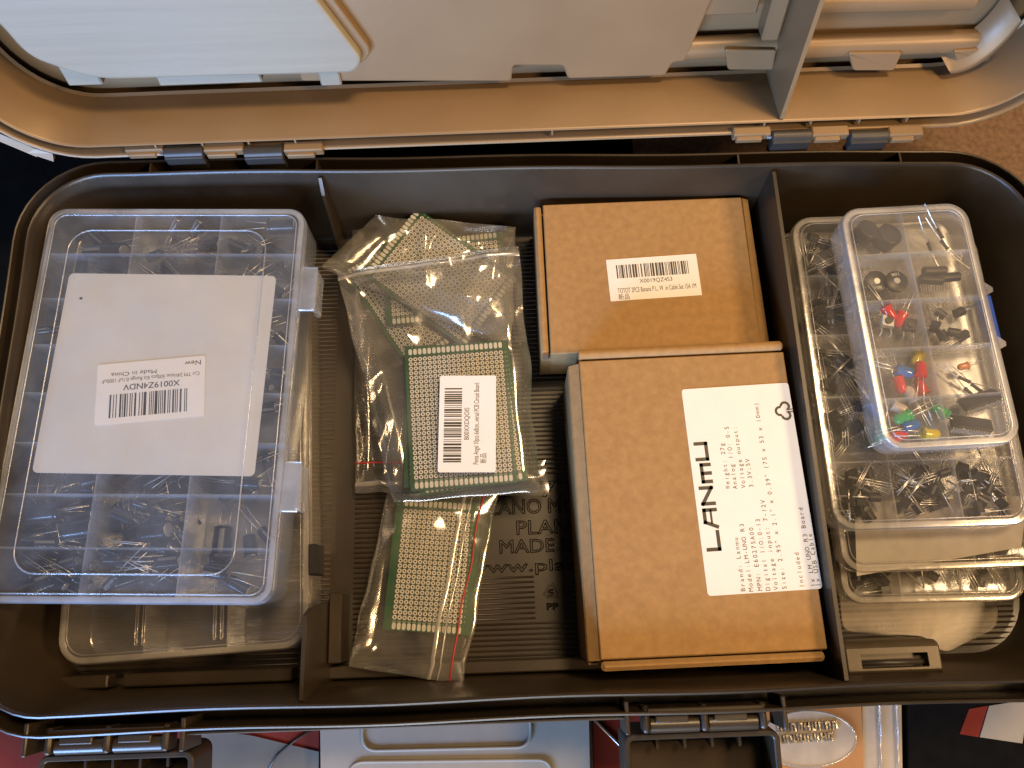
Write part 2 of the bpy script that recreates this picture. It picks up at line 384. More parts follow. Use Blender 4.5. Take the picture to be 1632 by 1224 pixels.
# moulded steps at the foot of the front wall
for a, b, h in ((60, 172, 1.5), (196, 465, 1.3), (502, 1028, 1.2), (1152, 1240, 1.5)):
    s = MB(); xa, xb = at(a, 1075, h).x, at(b, 1075, h).x
    s.box(xa, xb, Y0 + .62, Y0 + 1.25, .03, h, ch=.07); s.build('moulded_step', 'tray', tb)
s = MB(); q = at(512, 1000, 2); s.box(DX[0] + .12, DX[0] + .75, Y0 + 1.4, at(512, 945, 2).y, .03, 2.0, ch=.06); s.build('moulded_step', 'tray', tb)
for px, y0p, y1p in ((1256, 462, 0), (1287, 632, 0), (1308, 815, 0)):   # pegs on the right divider
    for k in (0, 16):
        p = at(px + 6, y0p + k, 4.0); s = MB()
        s.lathe([(-.28, .05), (-.25, .07), (.3, .07)], 8, Matrix.Translation((DX[1] + .39, p.y, 4.3))); s.build('peg', 'lid', tb, smooth=True)
# sealing lip in front, upper bar
s = MB()
xa, xb = at(303, 1160, 5.6).x, at(1003, 1140, 5.6).x
s.box(xa, xb, Y0 - 1.12, Y0 - .99, 4.6, 6.0, ch=.04); s.build('front_lip', 'tray', tb)
# ---- lid
TH = math.radians(105); W = Vector((0, -math.cos(TH), math.sin(TH))); D = Vector((0, math.sin(TH), math.cos(TH))); LO = Vector((0, 23.8, 7.2))
LT = Matrix(((1, 0, 0, 0), (0, W.y, D.y, LO.y), (0, W.z, D.z, LO.z), (0, 0, 0, 1)))    # (u, w, depth)
def lp(px, py, dep):
    r = Vector((px - 816, py - 612, F)); w = Vector((_x.dot(r), _y.dot(r), _up.dot(r))); C = Vector((0, 0, HC)); O = LO + D * dep
    k = ((O - C).dot(D)) / w.dot(D); p = C + w * k; return (p.x, (p - O).dot(W))
LD = 3.75
ls = MB()
lr = (-25.6, 27.4, 0.35, 26.5, 4.2, 12)
ls.loft(0, [(-.25, LD + .02), (-.1, LD - .1), (0, .12), (.05, .03), (.1, .0), (.15, .06), (.2, .6), (.62, .6), (.66, .12), (.72, .02), (.82, .0), (.9, .08), (.95, .4), (.8, 4.6), (.5, 4.9)], lr, T=LT, cap1=True)
ls.smooth = False
ls.loft(0, [(.1, LD + .5), (-.2, LD + .45)], lr, T=LT, cap1=True)
lid = ls.build('lid', 'lid', tb, smooth='auto')
for px in (238, 315, 391, 467, 880, 1213, 1285, 1360, 1433):
    u = lp(px, 215, .1)[0]; wb = MB(); wb.box(u - .045, u + .045, -.15, .2, .1, .65, T=LT); wb.build('rim_web', 'lid', lid)
# outer guard strip at the left corner
gs = MB(); pts = [(-27.0, 5.5), (-26.5, 3.0), (-25.6, 1.2), (-24.3, .1), (-23.6, -.25)]
for i in range(len(pts) - 1):
    a, b = pts[i], pts[i + 1]; gs.add([(a[0], a[1], .2), (b[0], b[1], .2), (b[0] - .15, b[1] - .45, .1), (a[0] - .5, a[1] - .15, .1), (a[0], a[1], .6), (b[0], b[1], .6), (b[0] - .15, b[1] - .45, .5), (a[0] - .5, a[1] - .15, .5)],
        [(3, 2, 1, 0), (4, 5, 6, 7), (0, 1, 5, 4), (1, 2, 6, 5), (2, 3, 7, 6), (3, 0, 4, 7)], LT)
gs.build('corner_guard', 'lid', lid)
def lpoly(mb, px, dep, th, extra=None):
    pts = [lp(a, b, dep) for a, b in px]
    if extra: pts += extra
    mb.prism(pts, dep, dep + th, LT)
def chamfer_prism(mb, pts, z0, z1, c, T):
    n = len(pts); a = sum(pts[i][0] * pts[(i + 1) % n][1] - pts[(i + 1) % n][0] * pts[i][1] for i in range(n))
    if a < 0: pts = pts[::-1]
    ins = []
    for i in range(n):
        p = Vector(pts[i]); e1 = (p - Vector(pts[i - 1])).normalized(); e2 = (Vector(pts[(i + 1) % n]) - p).normalized()
        n1 = Vector((-e1.y, e1.x)); n2 = Vector((-e2.y, e2.x)); m_ = (n1 + n2); m_ = m_ / max(.4, m_.dot(n1)); ins.append(p + m_ * c)
    v = [(p[0], p[1], z1) for p in pts] + [(p[0], p[1], z0 + c) for p in pts] + [(p[0] , p[1], z0 + c * .3) for p in [Vector(pts[i]).lerp(ins[i], .3) for i in range(n)]] + [(p[0], p[1], z0) for p in ins]
    f = [(k * n + i, (k + 1) * n + i, (k + 1) * n + (i + 1) % n, k * n + (i + 1) % n) for k in range(3) for i in range(n)]
    f.append(tuple(reversed(range(3 * n, 4 * n)))); f = [tuple(reversed(q)) for q in f]
    mb.add(v, [tuple(reversed(q)) for q in f], T)
def rounded(pts, r, n=5):
    out = []; K = len(pts)
    for i in range(K):
        p = Vector(pts[i]); a = Vector(pts[i - 1]); b = Vector(pts[(i + 1) % K]); ri = r[i] if isinstance(r, (list, tuple)) else r
        d = min(ri, (a - p).length * .45, (b - p).length * .45)
        s_, e_ = p + (a - p).normalized() * d, p + (b - p).normalized() * d
        for k in range(n + 1):
            t_ = k / n; q = s_ * (1 - t_) ** 2 + p * 2 * t_ * (1 - t_) + e_ * t_ ** 2; out.append((q.x, q.y))
    return out
# middle panel with tabs
mp_ = MB(); dp = 3.1
P_ = [lp(*q, dp) for q in ((480, 130), (815, 130), (818, 105), (897, 105), (905, 126), (1060, 121), (1072, 100), (1092, 98))]
q2 = lp(1135, 0, dp); slope = ((q2[0] - P_[-1][0]) / (q2[1] - P_[-1][1])); top = 13
P_ += [(P_[-1][0] + slope * (top - P_[-1][1]), top), (P_[0][0], top)]
chamfer_prism(mp_, rounded(P_, .18, 3), dp, LD + .3, .1, LT)
mp_.build('centre_panel', 'lid', lid)
# white pocket cover
pk = MB(); dp = 2.1
P_ = [lp(*q, dp) for q in ((0, 40), (45, 92), (150, 128), (565, 117), (578, 96), (505, 0))]
a, b = P_[-2], P_[-1]; s_ = (b[0] - a[0]) / (b[1] - a[1])
e_ = P_[0]
P_ = [(e_[0] - 1.2, 12)] + [(e_[0] - 1.0, e_[1] + 2)] + P_[:-1] + [(a[0] + s_ * (12 - a[1]), 12)]
chamfer_prism(pk, rounded(P_, [.1, 1, .5, 1.2, 1.2, .5, .4, .1], 5), dp, dp + .5, .15, LT)
pocket = pk.build('pocket_cover', 'pocket', lid)
pk = MB(); Pq = [(p[0], p[1]) for p in P_]; Pq = [(p[0] + (.45 if p[0] > -15 else .1), p[1] + .12) for p in Pq]
chamfer_prism(pk, rounded(Pq, [.1, 1, .5, 1.2, 1.2, .5, .4, .1], 5), dp + .52, LD + .2, .1, LT); pk.build('pocket_frame', 'lid', lid)
for a, b in ((110, 165), (255, 420), (512, 545)):
    tb_ = MB(); u0, w0 = lp(a, 138, 2.9); u1, w1 = lp(b, 136, 2.9)
    tb_.box(u0, u1, w0, w0 + 1.5, 2.9, LD + .1, T=LT, ch=.08); tb_.build('pocket_tab', 'pocket', lid)
# ridged section on the right
def ridge(px0, py0, px1, py1, dep, r, name='ridge'):
    a = lp(px0, py0, dep); b = lp(px1, py1, dep); mb = MB()
    mb.lathe([(-(b[0] - a[0]) / 2, r * .8), (-(b[0] - a[0]) / 2 + .1, r), ((b[0] - a[0]) / 2 - .1, r), ((b[0] - a[0]) / 2, r * .8)], 24,
             LT @ Matrix.Translation(((a[0] + b[0]) / 2, (a[1] + b[1]) / 2, dep + r * .3)) @ Matrix.Rotation(math.atan2(b[1] - a[1], b[0] - a[0]), 4, 'Z'))
    mb.build(name, 'lid', lid, smooth='auto')
ridge(1090, 80, 1238, 74, 3.5, .58); ridge(1262, 78, 1560, 68, 3.5, .58)
ridge(1290, 6, 1555, 0, 3.5, .55)
for q in (((1155, 80), (1160, 112), (1232, 112), (1238, 80)), ((1352, 85), (1360, 113), (1425, 113), (1438, 84)), ((1520, 82), (1528, 106), (1575, 98), (1590, 76))):
    mb = MB(); chamfer_prism(mb, rounded([lp(a, b, 2.9) for a, b in q], .15, 3), 2.9, LD + .1, .08, LT); mb.build('moulded_tab', 'lid', lid)
mb = MB(); u0, w0 = lp(1212, 64, 3.2); u1 = lp(1240, 64, 3.2)[0]; mb.box(u0, u1, w0, 14, 3.0, LD + .4, T=LT, ch=.15); mb.build('moulded_post', 'lid', lid, smooth='auto')
mb = MB(); u0, w0 = lp(1130, 24, 3.5); u1 = lp(1205, 24, 3.5)[0]; mb.box(u0 - 1, u1, w0, 14, 3.4, LD + .4, T=LT, ch=.1); mb.build('moulded_panel', 'lid', lid)
# fin
mb = MB(); FU = 14.42
pts = [(.42, .06), (.36, LD), (14, LD), (14, .0)]
mb.add([(FU - .11, p[0], p[1]) for p in pts] + [(FU + .11, p[0], p[1]) for p in pts], [(0, 1, 2, 3), (7, 6, 5, 4), (0, 4, 5, 1), (1, 5, 6, 2), (2, 6, 7, 3), (3, 7, 4, 0)], LT)
mb.build('fin', 'lid', lid)
# curved gusset in the right corner of the lid
mb = MB(); mb.smooth = True
gp = [(25.2 + 2.2 * math.cos(a) - 1.2, 3.6 + 3.0 * math.sin(a)) for a in [math.radians(-90 + 8 * i) for i in range(12)]]
vs = []; 
for k, p in enumerate(gp): vs += [(p[0], p[1], 3.9), (p[0] - .2, p[1] + .2, 2.6), (p[0] - .5, p[1] + .5, 2.5), (p[0] - 1.0, p[1] + 1.0, 3.9)]
mb.add(vs, [(k * 4 + i, k * 4 + i + 1, k * 4 + i + 5, k * 4 + i + 4) for k in range(11) for i in range(3)], LT)
mb.build('corner_gusset', 'lid', lid)
# ---- hinges
def knuckle(px0, px1, py, kind):
    a = at(px0, py, 6.9); b = at(px1, py, 6.9); mb = MB(); L_ = b.x - a.x; r = .36 if kind == 'dark' else .33
    T = Matrix.Translation(((a.x + b.x) / 2, a.y, 6.85))
    if kind == 'dark':
        mb.lathe([(-L_ / 2, r * .85), (-L_ / 2 + .05, r), (L_ / 2 - .05, r), (L_ / 2, r * .85)], 20, T)
        mb.box(-L_ / 2 + .02, L_ / 2 - .02, -.45, 0, -.9, .12, T, ch=.04)
        mb.build('hinge_knuckle', 'pin', tb, smooth='auto')
    else:
        mb.box(-L_ / 2, L_ / 2, -.05, .5, -.25, .27, T, ch=.06); mb.box(-L_ / 2 + .15, L_ / 2 - .45, -.25, .0, -.2, .12, T, ch=.05)
        mb.build('hinge_leaf', 'lid', lid, smooth='auto')
for a, b, k in ((201, 262, 'l'), (263, 325, 'dark'), (326, 389, 'l'), (390, 452, 'dark'), (453, 515, 'l')): knuckle(a, b, 243, k)
for a, b, k in ((1168, 1228, 'l'), (1229, 1292, 'dark'), (1293, 1352, 'l'), (1353, 1414, 'dark'), (1415, 1470, 'l')): knuckle(a, b, 218, k)
for px0, px1, py in ((256, 456, 243), (1222, 1420, 218)):
    a = at(px0, py, 6.9); b = at(px1, py, 6.9); mb = MB(); mb.tube([(a.x, a.y, 6.85), (b.x, a.y, 6.85)], .1, 10); mb.build('hinge_pin', 'steel', tb, smooth=True)
# ---- front latches, swung open
def latch(cx, tilt):
    lt = MB(); T = Matrix.Translation((cx, Y0 - .72, 5.45))
    w = 3.4
    for s_ in (-1, 1): lt.box(s_ * w - .1, s_ * w + .1, -1.0, .35, -1.2, .85, T, ch=.05)
    for s_ in (-2.55, 0, 2.55): lt.box(s_ - .14, s_ + .14, -1.0, .1, -.5, .6, T, ch=.1)
    lt.box(-2.5, 2.5, -.16, .02, -.9, .75, T, ch=.04)
    L_ = lt.build('latch_mount', 'tray', tb, smooth='auto')
    for s_ in (-1.28, 1.28):
        mb = MB(); mb.lathe([(-1.1, .3), (-1.06, .36), (1.06, .36), (1.1, .3)], 20, T @ Matrix.Translation((s_, -.72, .05)))
        mb.box(s_ - .85, s_ + .6, -.62, -.3, .15, .46, T, ch=.05)
        mb.build('latch_barrel', 'tray', L_, smooth='auto')
    mb = MB(); T2 = T @ Matrix.Translation((0, -1.15, -.5)) @ Matrix.Rotation(math.radians(tilt), 4, 'X')
    mb.loft(0, [(-.25, -2.3), (0, -2.2), (0, 0), (-.05, .05), (-.22, .05), (-.27, 0), (-.3, -2.1), (-.5, -2.15)], (-3.45, 3.45, -3.1, 0, .45, 5), True, True, T2)
    for i in range(4): mb.box(-1.9 + i * 1.25, -1.78 + i * 1.25, -.9, -.25, -2.13, -.9, T2)
    mb.build('latch_flap', 'tray', tb, smooth='auto')
latch(at(1118, 1135, 5.4).x, 6); latch(at(182, 1158, 5.4).x, 6)
# ================================================================== ORGANISERS
random.seed(7)
def organizer(name, label, loc, rot, w, l, h, rows, cols, r, fam, ring=True, latches=(), lidlabel=None, latchmat=None, tilt=(0, 0), rowys=None, group=None):
    a_, b_, c_ = {'frost': ('frost', 'frostwall', 'frostrim'), 'milk': ('milk', 'milkwall', 'milkrim'), 'clear': ('clear', 'clearwall', 'clearrim')}[fam]
    t = thing(name, label, 'organizer', loc, (tilt[0], tilt[1], rot), group)
    x, y = w / 2, l / 2
    mb = MB(); mb.loft(0, [(-.25, 0), (-.08, .06), (-.05, .2), (0, h - .55), (-.10, h - .55), (-.16, .2), (-.3, .12)], (-x, x, -y, y, r, 7), True, True)
    base = mb.build('base', b_, t, smooth='auto')
    ys = [-y + l * i / rows for i in range(1, rows)]; xs = [-x + w * i / cols for i in range(1, cols)]
    for yy in ys:
        mb = MB(); mb.box(-x + .12, x - .12, yy - .035, yy + .035, .12, h - .3); mb.build('divider', a_ + 'div', t)
    for xx in xs:
        mb = MB(); mb.box(xx - .035, xx + .035, -y + .12, y - .12, .125, h - .32); mb.build('divider', a_ + 'div', t)
    mb = MB(); mb.cur = 0
    mb.loft(0, [(-.32, h - .02), (-.22, h), (-.05, h - .03), (.02, h - .12), (.02, h - .55), (-.06, h - .55), (-.07, h - .16), (-.3, h - .12)], (-x, x, -y, y, r, 7), closed=False)
    lid_ = mb.build('lid', c_, t, smooth='auto')
    mb = MB(); mb.add([(p[0], p[1], h - .025) for p in rrect(-x + .32, x - .32, -y + .32, y - .32, r - .3, 7)], [tuple(range(32))])
    mb.build('lid_window', a_, lid_)
    if ring:
        mb = MB(); rp = rrect(-x + 1.35, x - 1.9, -y + 1.3, y - 1.3, 1.1, 6)
        mb.tube([(p[0], p[1], h) for p in rp], .035, 6, closed=True); mb.build('moulded_line', c_, lid_, smooth=True)
    mb = MB(); rp = rrect(-x + .42, x - .42, -y + .42, y - .42, r - .3, 7); mb.tube([(p[0], p[1], h) for p in rp], .03, 6, closed=True); mb.build('lid_edge', c_, lid_, smooth=True)
    for side, yy, ww in latches:
        mb = MB(); sx = side
        T = Matrix.Translation((sx * x, yy, h))
        mb.box(0 if sx > 0 else -.85, .85 if sx > 0 else 0, -ww, ww, -.25, -.08, T, ch=.05)
        mb.box(.62 if sx > 0 else -.85, .85 if sx > 0 else -.62, -ww * .9, ww * .9, -1.5, -.2, T, ch=.05)
        mb.build('latch', latchmat or c_, t, smooth='auto')
    return t
def cellc(t, w, l, rows, cols, i, j):    # row 0 at the far end
    return (-w / 2 + w * (j + .5) / cols, l / 2 - l * (i + .5) / rows)
# second organiser below the capacitor one
o2 = organizer('organizer_box', 'mostly empty clear compartment box beneath the large capacitor box', (-16.7, 8.1, .12), math.radians(2.2), 12.2, 19.2, 2.9, 6, 3, 1.3, 'clear', ring=False, latches=())
for xx in (-2.3, -1.95, 1.5, 1.85):
    mb = MB(); mb.tube([(xx - .05, -6, 2.9), (xx - .05, -8.8, 2.9), (xx - .02, -8.92, 2.9), (xx + .03, -8.92, 2.9), (xx + .06, -8.8, 2.9), (xx + .06, -6, 2.9)], .028, 6)
    mb.build('lid_rib', 'clearrim', o2, smooth=True)
mb = MB(); mb.box(6.08, 6.5, -6.2, -4.7, 1.4, 2.95, ch=.06); mb.build('latch', 'black', o2)
CW, CL = 13.5, 20.0
o1 = organizer('organizer_box', 'large bluish clear box of capacitors with a white card under its lid', (-17.6, 11.0, 3.1), math.radians(-2.4), CW, CL, 2.9, 8, 3, .9, 'frost', latches=((1, 5.5, 1.2), (1, -4.6, 1.2)))
OM1 = Matrix.Translation((-17.6, 11.0, 3.1)) @ Matrix.Rotation(math.radians(-2.4), 4, 'Z')
# white card under the lid
ce, ang, w, h = frame4([at(*q, 5.75) for q in ((112, 436), (442, 441), (405, 758), (52, 755))])
card = thing('instruction_card', 'blank white card with a white barcode sticker, under the lid of the large capacitor box', 'card', (ce.x, ce.y, 5.78), (0, 0, ang))
mb = MB(); mb.loft(0, [(0, 0), (0, .04)], (-w / 2, w / 2, -h / 2, h / 2, .25, 4), True, True)
mb.cur = 1; 
q = Matrix.Rotation(-ang, 4, 'Z') @ (at(131, 477, 5.7) - ce); mb.add([(q.x + .09 * math.cos(a), q.y + .07 * math.sin(a), .045) for a in [i * .6283 for i in range(10)]], [tuple(range(10))])
mb.build('sheet', ['card', 'ink'], card)
def sticker(parent, pce, pang, corners, z, zl, rot=0, r=.12, name='barcode_sticker'):
    ce, ang, w, h = frame4([at(*q, z) for q in corners]); ang += rot
    if abs(math.sin(rot)) > .5: w, h = h, w
    q = Matrix.Rotation(-pang, 4, 'Z') @ (ce - pce)
    T = Matrix.Translation((q.x, q.y, zl)) @ Matrix.Rotation(ang - pang, 4, 'Z')
    mb = MB(); mb.loft(0, [(0, 0), (0, .015)], (-w / 2, w / 2, -h / 2, h / 2, r, 4), True, True, T)
    s_ = mb.build(name, 'paper', parent); return s_, T, w, h
s_, T, w, h = sticker(card, ce, ang, ((158, 582), (328, 568), (327, 663), (151, 680)), 5.75, .05, math.pi)
mb = MB(); bars(mb, -w * .34, w * .39, h * .02, h * .40, .02, 4, T)
text(mb, 'X0019Z4NDV', -w * .27, -h * .13, w * .52, h * .10, .02, T, bold=.01)
text(mb, 'Ccr TM 24Value 500pcs Kit Range 0.1uF 1000uF', -w * .45, -h * .24, w * .9, h * .065, .02, T)
text(mb, 'Made in China', -w * .05, -h * .34, w * .42, h * .07, .02, T)
text(mb, 'New', -w * .46, -h * .43, w * .15, h * .08, .02, T)
mb.build('printing', 'ink', s_)
# ---- capacitors
def make_cap(L_, r_, ll):
    c = thing('capacitor', '-', 'capacitor'); c['ext'] = (L_ / 2, L_ / 2 + ll)
    mb = MB(); mb.lathe([(-L_ / 2, r_ * .82), (-L_ / 2 + .03, r_), (L_ / 2 - .17, r_), (L_ / 2 - .13, r_ * .88), (L_ / 2 - .09, r_), (L_ / 2 - .03, r_), (L_ / 2, r_ * .85)], 14)
    mb.cur = 1
    n = 8
    mb.add([(x, r_ * 1.012 * math.sin(a), r_ * 1.012 * math.cos(a)) for x in (-L_ / 2 + .05, L_ / 2 - .2) for a in (-.24, -.08, .08, .24)], [(k, k + 1, k + 5, k + 4) for k in range(3)])
    mb.build('sleeve', ['cap', 'stripe'], c, smooth='auto')
    mb = MB(); mb.lathe([(-L_ / 2 - .012, r_ * .1), (-L_ / 2 - .012, r_ * .74), (-L_ / 2 + .01, r_ * .78)], 14); mb.build('can_top', 'alu', c)
    for s_ in (-1, 1):
        mb = MB(); b = random.uniform(-.15, .15)
        mb.tube([(L_ / 2 - .02, s_ * r_ * .4, 0), (L_ / 2 + ll * .3, s_ * r_ * .5, .02), (L_ / 2 + ll * (1 if s_ > 0 else .85), s_ * r_ * .5 + b + s_ * .1, random.uniform(-.1, .1))], .021, 5)
        mb.build('lead', 'lead', c, smooth=True)
    return c
protos = [make_cap(1.1, .28, 2.0), make_cap(.9, .25, 2.1), make_cap(1.1, .32, 2.0), make_cap(1.4, .46, 1.5), make_cap(.8, .2, 1.9)]
used = set()
def scatter(t, Mx, protos, w, l, rows, cols, cells, zr, names, used=used):
    for (i, j, n, lab) in cells:
        cx, cy = -w / 2 + w * (j + .5) / cols, l / 2 - l * (i + .5) / rows; cw, cl = w / cols, l / rows
        for k in range(n):
            p = random.choice(protos); a = random.uniform(0, 6.28)
            dx = random.uniform(-1, 1) * (cw / 2 - .75); dy = random.uniform(-1, 1) * max(.1, (cl / 2 - .6))
            bx_, tx_ = p['ext']; lim = 0.45
            for _ in range(30):
                X_, Y_ = cx + dx, cy + dy
                tips = [(X_ + math.cos(a) * q_, Y_ + math.sin(a) * q_) for q_ in (-bx_, tx_)]
                if all(abs(q_[0]) < w / 2 - lim and abs(q_[1]) < l / 2 - lim and abs(q_[0] - cx) < cw / 2 + .15 and abs(q_[1] - cy) < cl / 2 + .35 for q_ in tips): break
                a = random.uniform(0, 6.28); dx = random.uniform(-1, 1) * (cw / 2 - .3); dy = random.uniform(-1, 1) * max(.3, (cl / 2 - .2))
            L3 = Mx @ Vector((cx + dx, cy + dy, zr[0] + (zr[1] - zr[0]) * k / max(1, n)))
            rot = (random.uniform(0, 6.28), random.uniform(-.3, .3), a)
            if p not in used: used.add(p); p.location = L3 * U; p.rotation_euler = rot; p['label'] = lab; p['group'] = names
            else: clone(p, L3, rot, lab, names)
RN = ['farthest', 'second', 'third', 'fourth', 'fifth', 'sixth', 'seventh', 'nearest']; CN = ['left', 'middle', 'right']
cells = []
for i in range(8):
    for j in range(3):
        n = {0: [7, 7, 5], 1: [6, 6, 7], 2: [4, 0, 5], 3: [4, 0, 5], 4: [4, 0, 5], 5: [9, 9, 6], 6: [20, 22, 3], 7: [19, 19, 2]}[i][j]
        if n: cells.append((i, j, n, 'black capacitor in the %s cell, %s row of the large capacitor box' % (CN[j], RN[i])))
for i, j, n, lab in cells:
    scatter(o1, OM1, protos, CW, CL, 8, 3, [(i, j, n, lab)], (.45, 1.9), 'capacitors in the large box')
# the four capacitors that read singly
def place(proto, Mx, x, y, z, rot, lab, grp=None):
    L3 = Mx @ Vector((x, y, z)); c = clone(proto, L3, rot, lab, grp or 'capacitors in the large box')
    if not grp: pass
    return c
q = OM1.inverted() @ at(55, 524, 5.9); place(protos[4], OM1, max(q.x, -CW / 2 + .75), q.y, 2.6, (0, 0, .12), 'small black capacitor with two leads across the left edge of the white card')
q = OM1.inverted() @ at(450, 360, 5.2); place(protos[3], OM1, q.x, q.y, 2.2, (0.4, 0, math.pi), 'biggest black capacitor, in the far right corner of the large capacitor box')
q = OM1.inverted() @ at(278, 362, 5.2); place(protos[1], OM1, q.x, q.y, 2.1, (0, .5, -2.2), 'navy capacitor with visible silver end, left of the pair near the far wall')
q = OM1.inverted() @ at(312, 364, 5.2); place(protos[1], OM1, q.x, q.y, 2.1, (0, .5, -2.3), 'navy capacitor with visible silver end, right of the pair near the far wall')
q = OM1.inverted() @ at(345, 912, 4.6); place(protos[2], OM1, q.x, q.y, 1.6, (.3, 0, -.2), 'dark capacitor with leads pointing right in the sparse nearest right cell')
# ================================================================== CARDBOARD BOXES
def mailer(name, label, corners, z, side, rolls, loc_z=.1):
    ce, ang, w, h = frame4([at(*q, z) for q in corners])
    t = thing(name, label, 'box', (ce.x, ce.y, loc_z), (0, 0, ang)); H_ = z - loc_z; x, y = w / 2, h / 2
    return t, ce, ang, w, h, H_
# box 1
t1, ce, ang, w, h, H_ = mailer('cardboard_box', 'square brown cardboard box at the back with a small barcode sticker on its lid', ((865, 328), (1183, 313), (1212, 550), (878, 563)), 4.0, 0, 0)
ce1, ang1 = ce, ang; x, y = w / 2, h / 2
mb = MB(); mb.box(-x - .5, x + .62, -y + .02, y, 0, H_ - 1.0, ch=.06); mb.box(-x, x - .1, -y + .1, -y + .2, H_ - 1.1, H_ - .18); mb.build('body', 'kraft', t1, smooth='auto')
mb = MB(); mb.box(-x, x, -y - .04, y + .02, H_ - .17, H_, ch=.06); mb.box(-x + .02, x - .1, -y - .035, -y + .1, H_ - 3.2, H_ - .1); mb.build('lid', 'kraft', t1, smooth='auto')
mb = MB(); mb.box(-x - .50, -x - .10, -y + .05, y - .02, H_ - 1.2, H_ - .06, ch=.12); mb.build('side_flap', 'kraft', t1, smooth='auto')
mb = MB(); mb.add([(x + .05, -y, H_ - .22), (x + .05, y, H_ - .1), (x + .42, y, H_ - .3), (x + .62, -y, H_ - .55), (x + .62, -y, 0.4), (x + .5, y, 0.4)], [(0, 3, 2, 1), (3, 4, 5, 2)]); mb.build('side_flap', 'kraft', t1)
mb = MB(); mb.box(-x - .42, -x - .12, -y - .02, -y + .06, H_ - 1.0, H_ - .12); mb.build('cut_edge', 'kraftedge', t1)
s_, T, w2, h2 = sticker(t1, ce, ang, ((966, 414), (1109, 405), (1119, 470), (973, 481)), 4.0, H_ + .004, 0, .03)
mb = MB(); bars(mb, -w2 * .40, w2 * .40, h2 * .03, h2 * .35, .02, 9, T, 70)
text(mb, 'X0019QZ4S3', -w2 * .16, -h2 * .11, w2 * .36, h2 * .10, .02, T)
text(mb, 'TOTOT 2PCS Banana P L.. W  in Cable Set 15A 1M', -w2 * .41, -h2 * .32, w2 * .86, h2 * .12, .02, T)
text(mb, '\u65b0\u54c1', -w2 * .41, -h2 * .47, w2 * .12, h2 * .11, .02, T)
mb.build('printing', 'ink', s_)
# box 2
t2, ce, ang, w, h, H_ = mailer('cardboard_box', 'long brown cardboard box in front with a large white printed label on its right side', ((922, 572), (1248, 552), (1320, 1045), (958, 1056)), 5.35, 0, 0)
ce2, ang2 = ce, ang; x, y = w / 2, h / 2
mb = MB(); mb.box(-x - .06, x - .02, -y, y - .2, 0, H_ - .6, ch=.06); mb.box(x - .16, x - .02, -y + .2, y - .2, H_ - .8, H_ - .18); mb.box(-x + .0, -x + .1, -y + .2, y - .2, H_ - .8, H_ - .18); mb.build('body', 'kraft', t2, smooth='auto')
mb = MB(); mb.box(-x, x, -y + .2, y - .2, H_ - .17, H_, ch=.05); mb.build('lid', 'kraft', t2, smooth='auto')
mb = MB(); mb.box(-x - .55, -x - .1, -y + .1, y - .35, 0, H_ - .55, ch=.06); mb.add([(-x - .5, -y + .15, H_ - .5), (-x - .02, -y + .15, H_ - .14), (-x - .02, y - .3, H_ - .14), (-x - .5, y - .3, H_ - .5)], [(0, 1, 2, 3)]); mb.build('side_flap', 'kraft', t2, smooth='auto')
mb = MB(); mb.lathe([(-x - .0, .2), (-x + .02, .26), (x - .12, .26), (x - .02, .17)], 20, Matrix.Translation((0, y + .14, H_ - .12))); mb.box(-x, x - .2, y - .0, y + .36, .3, H_ - .2, ch=.05); mb.build('end_flap', 'kraft', t2, smooth='auto')
mb = MB(); mb.box(-x + .02, x - .1, -y - .32, -y + .1, H_ - 1.2, H_ - .07, ch=.17); mb.build('end_flap', 'kraft', t2, smooth='auto')
mb = MB(); mb.box(-x - .5, -x - .1, -y - .05, -y + .09, .2, H_ - .75, ch=.03); mb.box(-x - .5, -x - .1, y - .34, y - .25, .2, H_ - .75); mb.build('cut_edge', 'kraftedge', t2)
LC = ((1084, 621), (1256, 610), (1311, 940), (1130, 948))
s_, T, w2, h2 = sticker(t2, ce, ang, LC, 5.35, H_ + .004, math.pi / 2, .15, 'label')
mb = MB()
def L2(zx, zy):     # a point of the label in its own reading frame
    p = at(890 + zx / 2.185, 520 + zy / 2.185, 5.35); q = Matrix.Rotation(-ang2, 4, 'Z') @ (p - ce2); r_ = T.inverted() @ Vector((q.x, q.y, T.translation.z)); return r_.x, r_.y
for body, a, b in (('Brand: Lanmu', (650, 925), (625, 733)), ('Model:LM-UNO R3', (678, 925), (645, 685)), ('MPN: E60275A00', (707, 922), (680, 698)), ('Digital I/O:0-13', (738, 922), (700, 668)),
                   ('Voltage input: 7-12V', (765, 920), (718, 603)), ('Size: 2.95" x 2.1" x 0.39" (75 x 53 x 10mm)', (795, 918), (694, 265)), ('Weight: 27g', (595, 568), (578, 405)),
                   ('Analog I/O: 0-5', (622, 568), (593, 347)), ('Voltage output:', (650, 565), (622, 347)), ('3.3V;5V', (680, 563), (663, 460)), ('Included', (855, 912), (836, 785)),
                   ('1x LM UNO R3 Board', (882, 910), (862, 628)), ('1x USB Cable', (912, 908), (882, 720))):
    p = L2(*a); q = L2(*b); text(mb, body, p[0], (p[1] + q[1]) / 2, q[0] - p[0], .22, .02, T, mono=True)
